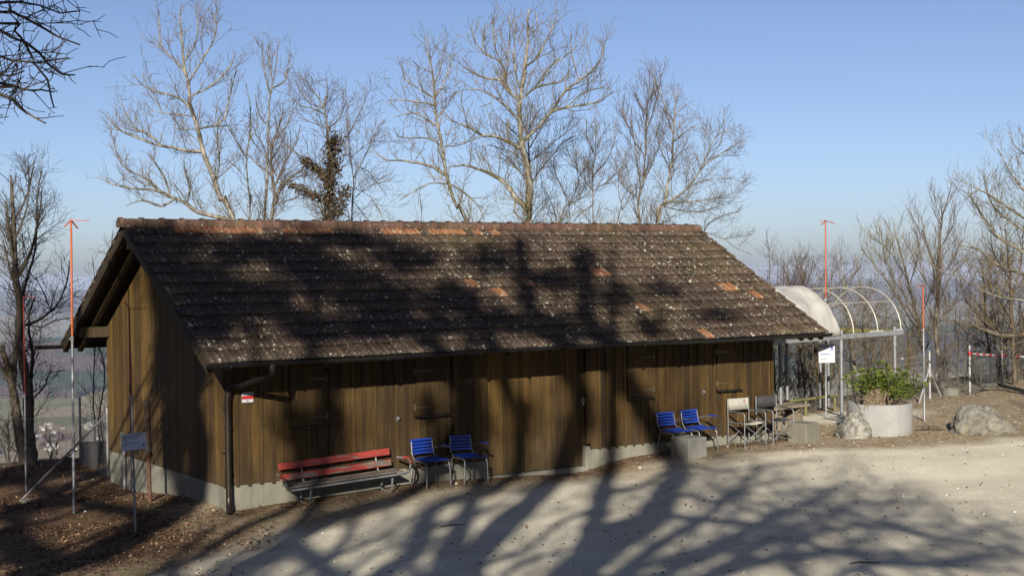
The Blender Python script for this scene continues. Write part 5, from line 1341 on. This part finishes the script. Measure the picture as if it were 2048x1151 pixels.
# ------------------------------------------------------------------ wood on the right
GR = 'bare trees and shrubs along the right fence'
traced_tree('alder_tree', 51, 36, [(1887,800),(1880,730),(1874,680),(1872,640),(1876,600),(1877,520),(1880,480),(1885,430),(1895,400),(1905,362)], (.085,.006), [([(1878,540),(1855,480),(1845,430)], .014), ([(1876,600),(1840,540),(1820,490)], .016), ([(1880,500),(1910,450),(1915,410)], .012), ([(1874,650),(1920,590),(1940,540)], .02), ([(1873,690),(1830,630),(1800,600)], .02), ([(1878,560),(1910,520),(1925,480)], .012), ([(1884,440),(1875,400),(1870,385)], .008), ([(1875,620),(1900,560),(1935,520)], .014)],
 UP, BGr, TB, 'tallest slim tree with a pointed crown behind the right fence', group=GR)
traced_tree('spreading_tree', 52, 37, [(1865,800),(1852,740),(1845,690),(1830,620),(1815,560),(1800,500),(1790,460)], (.06,.008), [([(1840,670),(1800,600),(1765,545),(1735,510),(1725,495)], .025), ([(1832,620),(1790,560),(1770,500),(1765,460)], .02), ([(1820,570),(1840,510),(1835,460)], .014), ([(1845,680),(1790,640),(1740,630)], .02), ([(1812,560),(1780,500),(1752,475)], .014), ([(1850,700),(1890,620),(1880,560)], .02), ([(1835,640),(1870,570),(1865,520)], .015)],
 UP, BGr, TG, 'tree with limbs fanning up left, between the orange pole and the canopy hoops', group=GR)
traced_tree('birch_tree', 53, 36, [(1716,805),(1710,740),(1702,680),(1692,610),(1684,545),(1680,515)], (.045,.007), [([(1706,700),(1735,640),(1750,580)], .016), ([(1695,630),(1660,580),(1650,530)], .014), ([(1688,580),(1715,540),(1722,510)], .012), ([(1712,740),(1680,680),(1650,650)], .014)],
 FINE, BP, TP, 'pale thin-stemmed birch behind the middle canopy posts', group=GR)
traced_tree('birch_tree', 54, 37, [(1745,805),(1742,740),(1745,700),(1733,640),(1722,580),(1712,530)], (.045,.007), [([(1742,690),(1780,620),(1790,570)], .016), ([(1733,640),(1700,590),(1690,550)], .014), ([(1744,720),(1770,690),(1800,670)], .014)],
 FINE, BP, TP, 'pale birch stem seen under the right hoops behind the planter', group=GR)
traced_tree('bare_tree', 55, 36, [(1645,810),(1632,720),(1622,640),(1606,570),(1598,520)], (.04,.007), [([(1625,660),(1660,600),(1665,540)], .016), ([(1620,630),(1580,570),(1570,525)], .014), ([(1608,580),(1625,540),(1630,510)], .012), ([(1632,720),(1590,660),(1570,620)], .014)],
 BEECH, BGr, TB, 'grey-stemmed bare tree rising behind the tarpaulin', group=GR)
traced_tree('bare_tree', 56, 38, [(1600,810),(1596,740),(1590,660),(1580,590),(1575,530)], (.035,.007), [([(1592,680),(1560,620),(1545,580)], .014), ([(1585,620),(1610,570),(1612,540)], .012)], BEECH, BGr, TB, 'thin bare tree left of the tarpaulin, close to the barn corner', group=GR)
traced_tree('dark_tree', 57, 36.5, [(2030,780),(2026,680),(2022,600),(2018,520),(2010,450)], (.075,.010), [([(2025,640),(1985,580),(1960,520)], .03), ([(2022,600),(2045,520),(2050,450)], .025), ([(2028,700),(1990,650),(1950,600)], .025), ([(2020,560),(1990,500),(1985,440)], .02), ([(2026,660),(2060,600),(2075,560)], .025)],
 FINE, BB, TD, 'dark dense tree standing behind the barrier tape at the right edge', group=GR)
traced_tree('dark_tree', 58, 38, [(1985,790),(1980,720),(1972,650),(1968,580),(1962,520)], (.05,.008), [([(1972,650),(1935,600),(1920,550)], .02), ([(1970,600),(2000,550),(2005,500)], .016), ([(1976,690),(1940,670),(1910,640)], .016)], FINE, BB, TB, 'brown bare tree behind the gap between the two right fence posts', group=GR)
LG = Style(sp=.18, ang=44, up=.45, len1=1.15, wig=.17, tw=.28, rt=.0040, sp2=.16)
traced_tree('big_ash', 59, 33, [(2085,790),(2082,680),(2078,560),(2074,440),(2068,320),(2060,240)], (.16,.02), [([(2078,520),(2010,480),(1975,440),(1950,400),(1930,380)], .04), ([(2075,450),(2000,400),(1960,380),(1935,400)], .035), ([(2072,410),(2030,350),(2010,310),(2000,295)], .03), ([(2078,560),(2000,530),(1960,500),(1920,490)], .035), ([(2080,610),(1990,590),(1930,560),(1880,540)], .03), ([(2066,320),(2035,290),(2025,262)], .02), ([(2078,480),(2020,440),(1985,400),(1970,350)], .024), ([(2080,590),(2020,560),(1985,540),(1950,545)], .02)],
 LG, BP, TG, 'wide pale-barked ash whose crown fills the upper right edge', group=GR)
traced_tree('leaning_tree', 60, 31.5, [(2110,770),(2100,700),(2085,676),(2048,668),(2000,670),(1960,655),(1920,645),(1880,638)], (.09,.012), [([(2000,670),(1960,630),(1930,600)], .018), ([(1960,655),(1930,680),(1900,690)], .012), ([(2070,684),(2030,690),(1998,703)], .03), ([(2030,668),(1990,600),(1985,560)], .018)], LG, M['bark_brown'], TG, 'mossy limb reaching in low and level from the right edge over the fence', group=GR)
k_ = 70
for (cx, w, h, Y, n, lab, mt) in ((1590,110,185,35.5,7,'hazel stems crowding behind the tarpaulin and railing',TP), (1665,110,190,36.2,7,'hazel stems behind the surveyor board',TG), (1740,110,180,36.5,8,'hazel thicket behind the planter',TP),
    (1810,110,190,37,8,'brown hazel thicket between planter and orange pole',TG), (1875,80,110,36.0,6,'low hazel stems at the foot of the slim pointed tree',TP), (1935,100,210,37.5,7,'grey-brown thicket behind the first right fence post',TP), (2000,110,230,38,7,'dark thicket behind the barrier tape',TD), (2055,80,210,38,6,'dark thicket at the right picture edge',TD),
    (1965,110,90,38.5,9,'low brushwood on the bank under the barrier tape',TB), (1700,200,80,35.8,8,'low brushwood behind the fence left of the planter',TG), (1595,110,90,35.2,8,'low brushwood beside the barn corner',TG),):
    thicket('hazel_thicket', k_, cx, 800, w, h, Y, n, lab, mt, st=SH, group='hazel shrubs along the right fence'); k_ += 1

# ================================================================== tall trees behind the viewpoint; their crowns shade the yard, wall and roof
RNn = -BN*math.sin(TA) + ZZ*math.cos(TA)
def surf(kind, x, y):
    if kind == 'g': return foot(x, y)
    if kind == 'p': return at(x, y, 27.5)
    if kind == 'w': return hit(x, y, bw(0, OF, 0), BN)
    if kind == 'v': return hit(x, y, bw(OG, 0, 0), BD)
    return hit(x, y, bw(0, 0, EZ), RNn)
def src(P, Yt): return P - SD*((P[1]-Yt)/SD[1])
SHD = Style(sp=.46, ang=42, up=.35, len1=1.9, wig=.16, tw=.45, rt=.010, sp2=.32, sp3=.22, l2=.5, f0=.05)
SHL = Style(sp=.5, ang=46, up=.35, len1=1.3, wig=.16, tw=.4, rt=.009, sp2=.3, sp3=.3, l2=.5, f0=.3, lev=2)
def shadow_tree(name, seed, tx, Yt, H, rt, limbs_, label, clumps=(), st=SHD, leafn=1.0, lsz=.22):
    rng = np.random.default_rng(seed); zb = gz(tx, Yt); limbs_ = [(a_, b_*1.3, c_*1.5) for a_, b_, c_ in limbs_]; T = []; B = []; O = []
    tr = np.array([(tx, Yt, zb-.3)] + [(tx + rng.normal(0,.15), Yt + rng.normal(0,.15), zb + H*f) for f in (.25,.5,.75,1)])
    limb(rng, tr, rt, .04, st, O, T, children=False)
    for (pts, r0, r1) in limbs_:
        dy = rng.uniform(-.8, .8); q = np.array([src(surf(*p), Yt + dy + rng.normal(0,.12)) for p in pts])
        S = T[0][0]; z0 = q[0][2] - .35*abs(q[0][0]-tx) - .8; k = int(np.abs(S[:,2]-z0).argmin()); a = S[k]
        mid = a*.5 + q[0]*.5 + np.array([0,0,-.15])
        limb(rng, np.vstack([a, mid, q]), r0*1.15, r1, st, O, B)
    root = build_tree(name, tr[0], T, B, O, BGr, TB, label, 'trees behind the viewpoint')
    P = []
    for (p, rx, ry, n) in clumps:
        if p[0] == 'r': ry *= 1.5; n *= 1.4            # leaf masses added to the crown to cast shade; radii in photo pixels of the shade they give
        c0 = surf(*p); q = src(c0, Yt); k = c0[1]/FPX*.95
        a = rng.normal(0, 1, (int(n*leafn), 3)); a /= np.linalg.norm(a, axis=1, keepdims=True); a *= np.abs(rng.normal(0, .62, (len(a),1))) + .1
        nb = 1 + .25*np.sin(a[:,:1]*7+seed)*np.cos(a[:,2:]*6)
        P.append(q + a*nb*np.array([rx*k, .6*rx*k, ry*k]))
    if P:
        P = np.concatenate(P); D = rng.normal(0, 1, P.shape)
        V, F_, T_ = leaves(P-tr[0], D, rng.uniform(lsz*.8, lsz*1.3, len(P)), rng.uniform(lsz*.6, lsz*.9, len(P)), np.clip(rng.normal(.5,.3,len(P)),0,1), rg=rng)
        mesh_obj('ivy_leaves', V, F_, M['evergreen'], root, tint=T_)  # added leaf clumps, placed for the shade they cast
    return root
G_ = 'g'
def gp(*pts): return [('g', x, y) for x, y in pts]
shadow_tree('shade_tree', 81, -.7, -4.5, 17, .34, [
  (gp((1140,1151),(1226,1085),(1279,1050),(1321,1012),(1342,970),(1358,930)) + [('w',1290,820),('r',1180,640),('r',1175,520)], .21, .10),
  (gp((905,1151),(965,1098),(1013,1045),(1061,1005),(1100,966)) + [('w',1150,860),('w',1160,780),('r',1075,640),('r',1050,560),('r',1040,480)], .20, .09),
  (gp((1250,1151),(1300,1100),(1400,1040),(1470,980),(1530,930)), .09, .04), (gp((1010,1151),(1060,1120),(1120,1100),(1200,1080)), .05, .02), (gp((1330,1151),(1420,1100),(1560,1030),(1700,960)), .09, .03),
  (gp((960,1140),(1040,1103),(1098,1066),(1141,1034),(1188,1013),(1236,976)), .055, .02),
  (gp((1430,1151),(1470,1130),(1534,1119),(1597,1106),(1651,1103),(1800,1100)), .12, .03),
  (gp((1332,1034),(1411,1039),(1491,1045),(1571,1055),(1629,1039),(1704,1007),(1830,1002)), .085, .02),
  (gp((1350,990),(1440,1000),(1520,970),(1600,955)), .06, .02), (gp((1400,1100),(1500,1085),(1640,1060),(1760,1050),(1920,1045)), .07, .02), (gp((1560,1080),(1700,1110),(1850,1120),(2048,1090)), .07, .02),
  (gp((1358,930),(1450,940),(1560,925),(1650,915)), .06, .015), (gp((1600,1010),(1750,1040),(1900,1080)), .06, .02), (gp((1700,1140),(1850,1130),(2040,1140)), .08, .02),
  (gp((1640,1060),(1720,980),(1760,950)), .045, .015), (gp((1560,1050),(1480,1010),(1420,960)), .045, .015)],
  'tall bare tree behind the viewpoint shading the yard before the wide door',
  clumps=[(('r',1110,560), 90, 45, 190), (('r',1230,590), 90, 40, 130), (('r',1330,580), 120, 50, 60), (('r',1430,630), 110, 35, 50), (('r',980,520), 90, 40, 170), (('r',1100,655), 100, 24, 380), (('r',1165,525), 20, 55, 170), (('r',1300,655), 40, 34, 80), (('w',1165,830), 16, 50, 150), (('r',1000,640), 60, 30, 220)])
shadow_tree('shade_tree', 82, -3.0, -8, 18, .34, [
  (gp((760,1151),(833,1105),(845,1063),(864,1019),(912,997),(991,975)) + [('w',1040,860),('r',960,640),('r',900,560)], .13, .08),
  (gp((470,1151),(552,1107),(587,1076),(640,1049),(705,1019),(793,997)) + [('w',900,880),('w',930,800),('r',820,640),('r',760,560)], .18, .08),
  (gp((587,1076),(609,1045),(626,1010)) + [('w',660,900),('w',650,800),('r',640,640),('r',600,520)], .10, .06),
  (gp((340,1151),(398,1111),(446,1080),(499,1049),(552,1027),(587,1010)) + [('w',600,900),('w',570,800),('r',500,640)], .10, .05),
  (gp((590,1151),(705,1098),(771,1067),(828,1032),(930,1000)), .06, .025),
  (gp((700,1151),(760,1100),(850,1080)), .05, .02), (gp((820,1090),(900,1040),(1000,1010),(1060,960)), .06, .03), (gp((420,1151),(520,1090),(640,1000)), .07, .03), (gp((640,1151),(690,1080),(720,1010)), .07, .04)],
  'tall bare tree behind the viewpoint that darkens the left half of the roof',
  clumps=[(('r',500,600), 130, 50, 700), (('r',640,540), 130, 50, 600), (('r',760,600), 130, 50, 600), (('r',560,500), 120, 30, 300), (('r',640,660), 90, 22, 300), (('r',760,660), 90, 22, 300), (('r',820,520), 70, 36, 300), (('r',700,480), 90, 18, 400), (('r',900,600), 50, 34, 260), (('r',880,650), 60, 20, 300),
   (('w',600,870), 34, 60, 240), (('w',664,830), 18, 50, 170), (('w',935,850), 34, 80, 420), (('w',860,820), 14, 40, 60), (('w',1048,820), 16, 60, 90)])
shadow_tree('shade_tree', 83, -7.6, -6, 17, .36, [
  ([('g',60,1151),('g',200,1107),('g',253,1080),('g',297,1054),('g',345,1027),('g',385,1003),('v',400,900),('v',380,800),('r',420,640),('r',400,540)], .26, .14),
  ([('g',0,1000),('g',60,985),('g',150,960)], .08, .03), ([('g',150,1151),('g',260,1110),('g',320,1090)], .05, .02), ([('g',0,1060),('g',100,1040),('g',200,1010)], .12, .04), ([('g',0,940),('g',90,935),('g',200,925)], .12, .06), ([('g',0,1120),('g',80,1110),('g',160,1085),('g',240,1050)], .10, .04), ([('g',300,1151),('g',420,1060),('g',500,1020)], .07, .03), ([('g',40,1030),('g',60,960),('g',70,910)], .10, .04)],
  'thick tree behind the viewpoint on the left, with leaf clumps added to shade the gable',
  clumps=[(('v',350,860), 46, 90, 900), (('v',330,720), 44, 80, 700), (('r',300,500), 60, 60, 800), (('r',360,560), 90, 50, 1100), (('v',370,780), 40, 70, 500), (('r',440,600), 60, 40, 800), (('r',340,640), 70, 40, 700), (('r',470,510), 40, 18, 200), (('r',330,480), 70, 25, 500), (('r',560,500), 60, 26, 450), (('r',430,640), 40, 30, 260), (('p',25,800), 110, 110, 3600), (('p',25,650), 110, 120, 3800), (('p',15,480), 90, 110, 2000), (('g',110,940), 60, 18, 420), (('g',30,960), 70, 22, 420), (('g',330,1030), 40, 14, 120), (('g',60,1010), 60, 12, 150)])
shadow_tree('shade_tree', 84, 8.5, -7, 16, .30, [
  (gp((1600,1151),(1700,1090),(1800,1030),(1860,985)), .09, .02), (gp((1750,1151),(1850,1100),(1950,1060),(2048,1040)), .09, .02), (gp((1900,1151),(1960,1120),(2048,1110)), .08, .02), (gp((1500,1000),(1600,985),(1700,965)), .05, .015)],
  'slighter bare tree behind the viewpoint on the right, netting the gravel with twig shadows', st=SHD)

# ================================================================== leaves, stones and dry grass lying about
rg = np.random.default_rng(15)
def scatter(n, xr, yr, cond):
    x = rg.uniform(*xr, n); y = rg.uniform(*yr, n); k = cond(x, y) > rg.random(n); x, y = x[k], y[k]; return np.stack([x, y, gh(x, y)], -1)
from_grid = lambda arr: (lambda x, y: arr[np.clip(np.searchsorted(ys, y), 0, ny-1), np.clip(np.searchsorted(xs, x), 0, nx-1)])
inb = lambda x, y: (((x-BX)*BD[0]+(y-BY)*BD[1] > OG-.02) & ((x-BX)*BD[0]+(y-BY)*BD[1] < BL) & ((x-BX)*BN[0]+(y-BY)*BN[1] > OF-.03) & ((x-BX)*BN[0]+(y-BY)*BN[1] < BW)).astype(float)
lit = from_grid(litter); gra = from_grid(gravel)
P = np.concatenate([scatter(46000, (-11,-3), (15.5,32), lambda x, y: lit(x, y)*(1-inb(x, y))*(.12+.88*(fbm(x, y, .9, 4, 88) > .03))), scatter(9000, (-6,9), (19,30), lambda x, y: lit(x, y)*(1-inb(x, y))*.8),
                    scatter(1500, (-5,11), (14,28), lambda x, y: gra(x, y)*(.25+.7*(fbm(x, y, 1.3, 3, 91) > .08))), scatter(6000, (4,15), (26,39), lambda x, y: (1-gra(x, y))*.5*(fbm(x, y, .9, 3, 99) > .02))])
P[:,2] += .008; D = rg.normal(0, 1, P.shape)*[1,1,.35]
V, F_, T_ = leaves(P, D, rg.uniform(.03,.075,len(P)), rg.uniform(.02,.05,len(P)), np.clip(rg.normal(.45,.28,len(P)),0,1), rg=rg)
mesh_obj('fallen_leaves', V, F_, M['litter'], None, tint=T_)
tag(bpy.data.objects['fallen_leaves'], kind='stuff')
# pebbles: squashed octahedra
P = np.concatenate([scatter(9000, (-5,11), (14,30), lambda x, y: np.maximum(gra(x, y)*.75, .35)*(1-inb(x, y))), scatter(1500, (-9,-3), (16,28), lambda x, y: .3*(1-inb(x, y))), scatter(2500, (4,13), (26,36), lambda x, y: .6+0*x)])
s_ = rg.gamma(2.0, .0042, len(P))[:,None] + .004
oc = np.array([(1,0,0),(0,1,0),(-1,0,0),(0,-1,0),(.1,0,.7),(0,.1,-.5)]); th = rg.uniform(0, 6.28, len(P)); ct, st2 = np.cos(th), np.sin(th)
q = oc[None]*(1+rg.normal(0,.22,(len(P),6,3)))*s_[:,None,:]; qx = q[...,0]*ct[:,None]-q[...,1]*st2[:,None]*.7; qy = q[...,0]*st2[:,None]+q[...,1]*ct[:,None]*.7
V = (np.stack([qx, qy, q[...,2]], -1) + P[:,None,:]).reshape(-1, 3)
f8 = np.array([(0,1,4),(1,2,4),(2,3,4),(3,0,4),(1,0,5),(2,1,5),(3,2,5),(0,3,5)])
F_ = (f8[None] + (np.arange(len(P))*6)[:,None,None]).reshape(-1, 3)
mesh_obj('loose_stones', V, F_, M['pebble'], None, tint=np.repeat(np.clip(rg.normal(.5,.3,len(P)),0,1), 8)); tag(bpy.data.objects['loose_stones'], kind='stuff')
# dry grass blades
P = np.concatenate([scatter(26000, (-7,2), (15,24), lambda x, y: (1-gra(x, y))*(1-lit(x, y)*.8)*(1-inb(x, y))*(fbm(x, y, .6, 3, 66) > .02)), scatter(26000, (4,16), (25,40), lambda x, y: (1-gra(x, y))*(fbm(x, y, .8, 3, 55) > .0)*(y < np.interp(x, EDGE[:,0], EDGE[:,1])+.5)),
                    scatter(6000, (-12,-4), (18,33), lambda x, y: (fbm(x, y, .6, 3, 56) > .12)*(1-inb(x, y)))])
N = len(P); d = np.stack([rg.normal(0,.6,N), rg.normal(0,.6,N), rg.uniform(.25,1,N)], -1); d /= np.linalg.norm(d, axis=1, keepdims=True); h_ = rg.uniform(.02,.075,N)[:,None]
sd = np.cross(d, [0,0,1.]); sd /= np.linalg.norm(sd, axis=1, keepdims=True)+1e-6; w = .0035
V = np.stack([P-sd*w, P+sd*w, P+d*h_], 1).reshape(-1, 3); F_ = np.arange(N*3).reshape(-1, 3)
mesh_obj('dry_grass', V, F_, M['drygrass'], None, tint=np.clip(rg.normal(.5,.3,N),0,1)); tag(bpy.data.objects['dry_grass'], kind='stuff')
# a few pale stones on the left bank and by the right fence
for k, (x, y, r_, lab) in enumerate(((56,1003,.10,'small white stone on the leaf-strewn bank left of the tall pole'), (88,994,.07,'flat pinkish stone lying right of the small white stone on the left bank'), (1985,772,.16,'warm brown stone on the bank below the second right fence post'), (1968,777,.10,'smaller brown stone left of the second right fence post'))):
    f = foot(x, y); b = MB(); vv = []; rr = np.random.default_rng(k+50)
    for j in range(7):
        for i in range(12):
            ph = math.pi*j/6; n_ = 1 + rr.normal(0, .10); vv.append((math.cos(i*math.pi/6)*math.sin(ph)*r_*n_*1.3, math.sin(i*math.pi/6)*math.sin(ph)*r_*n_, math.cos(ph)*r_*.6*n_))
    b.add(vv, [(j*12+i, (j+1)*12+i, (j+1)*12+(i+1)%12, j*12+(i+1)%12) for j in range(6) for i in range(12)], .5, False)
    o = b.build('stone', M['rock'] if k < 1 else M['rock_warm'], None); o.location = f; tag(o, lab, 'stone')
# fallen sticks in the yard
for k, (x0_, y0_, x1_, y1_, lab) in enumerate(((880,1054,930,1048,'thin broken stick on the gravel below the two left blue chairs'), (1700,1127,1760,1125,'long thin stick on the gravel at the lower right'), (150,970,175,962,'pale stick on the dark bank behind the tall pole'))):
    a_, c_ = foot(x0_, y0_), foot(x1_, y1_); d = c_-a_; b = MB()
    b.tube([(0,0,.012), tuple(d*.35+[0,.02,.02]), tuple(d*.7+[0,-.015,.018]), tuple(d+[0,0,.01])], [.008,.010,.008,.004], 6); b.tube([tuple(d*.35+[0,.02,.02]), tuple(d*.5+[0,-.07,.03])], [.006,.003], 5)
    o = b.build('stick', M['twig_brown'] if k < 2 else M['stem'], None); o.location = a_; tag(o, lab, 'stick')

# ================================================================== the far valley
def band(n, az0, az1, r0, r1, cond):
    az = np.radians(rg.uniform(az0, az1, n)); r = np.sqrt(rg.uniform(r0*r0, r1*r1, n)); x = r*np.sin(az); y = r*np.cos(az); k = cond(x, y); x, y = x[k], y[k]; return np.stack([x, y, gh(x, y)], -1)
fo = from_grid(forest)
P = np.concatenate([band(60000, -22, -14, 2900, 5600, lambda x, y: fo(x, y) > .5), band(36000, 9, 23, 2900, 5600, lambda x, y: fo(x, y) > .5)])
dark = fbm(P[:,0], P[:,1], 260, 3, 72) + rg.normal(0,.06,len(P)) > .10
con = P[dark][:16000]; dec = P[~dark][:26000]
n6 = 6; an = np.arange(n6)*math.pi/3
def cones(P, r, h, tip):
    N = len(P); rr = rg.uniform(.7,1.3,(N,1))*r; hh = rg.uniform(.7,1.25,N)*h
    ring = np.stack([P[:,None,0]+rr*np.cos(an), P[:,None,1]+rr*np.sin(an), np.repeat(P[:,2:3]+.3*hh[:,None]*tip, n6, 1)], -1)
    ring2 = np.stack([P[:,None,0]+rr*.75*np.cos(an+.5), P[:,None,1]+rr*.75*np.sin(an+.5), np.repeat(P[:,2:3]+hh[:,None]*(.55 if tip else .8), n6, 1)], -1)
    top = np.stack([P[:,0], P[:,1], P[:,2]+hh], -1)[:,None,:]; V = np.concatenate([ring, ring2, top], 1).reshape(-1, 3)
    f = [(i, (i+1)%6, 6+(i+1)%6) for i in range(6)] + [(i, 6+(i+1)%6, 6+i) for i in range(6)] + [(6+i, 6+(i+1)%6, 12) for i in range(6)]
    F = (np.array(f)[None] + (np.arange(N)*13)[:,None,None]).reshape(-1, 3); return V, F
M['far_bare'] = simple('far_bare_wood', (.036,.024,.023), (.056,.038,.035), .02, 1, bs=0, spec=0); M['far_fir'] = simple('far_conifers', (.014,.024,.012), (.022,.034,.016), .02, 1, bs=0, spec=0)
V, F_ = cones(con, 4.2, 24, 1); V2, F2 = cones(dec, 6.5, 17, 0)
o = mesh_obj('distant_forest', np.concatenate([V, V2]), np.concatenate([F_, F2+len(V)]), [M['far_fir'], M['far_bare']]); tag(o, kind='stuff')
o.data.polygons.foreach_set('material_index', np.r_[np.zeros(len(F_), np.int32), np.ones(len(F2), np.int32)])
# hedges and orchard trees between the fields
P = np.concatenate([band(900, -21, -15, 1700, 3000, lambda x, y: fbm(x, y, 120, 2, 5) > .12), band(500, 9, 23, 1700, 3000, lambda x, y: fbm(x, y, 120, 2, 5) > .14)])
V, F_ = cones(P, 5, 9, 0); o = mesh_obj('valley_hedges', V, F_, M['far_bare']); tag(o, kind='stuff')
# village houses
M['wall_w'] = simple('pale_render', (.22,.21,.185), (.27,.255,.225), .1, .9, bs=0); M['roof_v'] = simple('village_tiles', (.10,.05,.038), (.075,.045,.035), .1, .9, bs=0); M['roof_g'] = simple('grey_village_roof', (.16,.15,.15), (.22,.21,.20), .1, .9, bs=0)
def house(name, x, y, w, l, h, rz, lab, roofm, group):
    z = gz(x, y); r = empty(name, (x, y, z), rz, lab, 'house', group)
    b = MB(); b.add([(-w/2,-l/2,-3),(w/2,-l/2,-3),(w/2,l/2,-3),(-w/2,l/2,-3),(-w/2,-l/2,h),(w/2,-l/2,h),(w/2,l/2,h),(-w/2,l/2,h),(0,-l/2,h+w*.32),(0,l/2,h+w*.32)], [(0,1,5,8,4),(1,2,6,5),(2,3,7,9,6),(3,0,4,7)]); b.build('wall', M['wall_w'], r)
    b = MB(); o_ = .7; b.add([(-w/2-o_,-l/2-o_,h-.3),(0,-l/2-o_,h+w*.34),(0,l/2+o_,h+w*.34),(-w/2-o_,l/2+o_,h-.3),(w/2+o_,-l/2-o_,h-.3),(w/2+o_,l/2+o_,h-.3)], [(0,3,2,1),(1,2,5,4)]); b.build('roof', roofm, r); return r
hs = [(rg.normal(116,22) if k % 2 else rg.uniform(70,200), (rg.uniform(845,864) if k % 2 else rg.uniform(864,905))) for k in range(14)] + [(187,853),(180,856),(92,894),(100,897),(112,893),(84,852)]
hs += [(rg.uniform(1755,1850), rg.uniform(690,745)) for k in range(8)]
for k, (x, y) in enumerate(hs):
    v = ray(x, y); Y = (gz(v[0]*2500, 2500.)+3-CZ)/v[2]; 
    if Y < 500 or Y > 9000: continue
    Y = (gz(v[0]*Y, Y)+3-CZ)/v[2]; p = CAM+v*Y; big = k in (14,)
    red = k % 3 != 0; left = x < 300
    lab = 'large white hall standing apart beside the hazy valley village' if big else ('tiny pale %s-roofed house in the hazy valley %s of the barn' % ('red' if red else 'grey', 'left' if left else 'right'))
    house('village_house', p[0], p[1], 22 if big else rg.uniform(6,8), 30 if big else rg.uniform(7,10), 8 if big else rg.uniform(3,4.5), rg.uniform(0,3.14), lab, M['roof_g'] if (big or not red) else M['roof_v'], None if big else ('%s-roofed valley houses %s of the barn' % ('red' if red else 'grey', 'left' if left else 'right')))

# ================================================================== haze: the air between here and the far hills
HZ = float(__import__('os').environ.get('HZ', '1')) if False else 1.0
b = MB(); b.box((-26000, -600, -520), (26000, 26000, 28)); hm, n, l, bs = nodes('haze_air')
n.remove(bs); pv = n.new('ShaderNodeVolumePrincipled'); pv.inputs['Color'].default_value = (.44,.52,.70,1); pv.inputs['Density'].default_value = .000065; pv.inputs['Anisotropy'].default_value = 0.0
l.new(pv.outputs[0], n['Material Output'].inputs['Volume'])
hz = b.build('haze', hm); tag(hz, kind='stuff'); hz.display_type = 'WIRE'
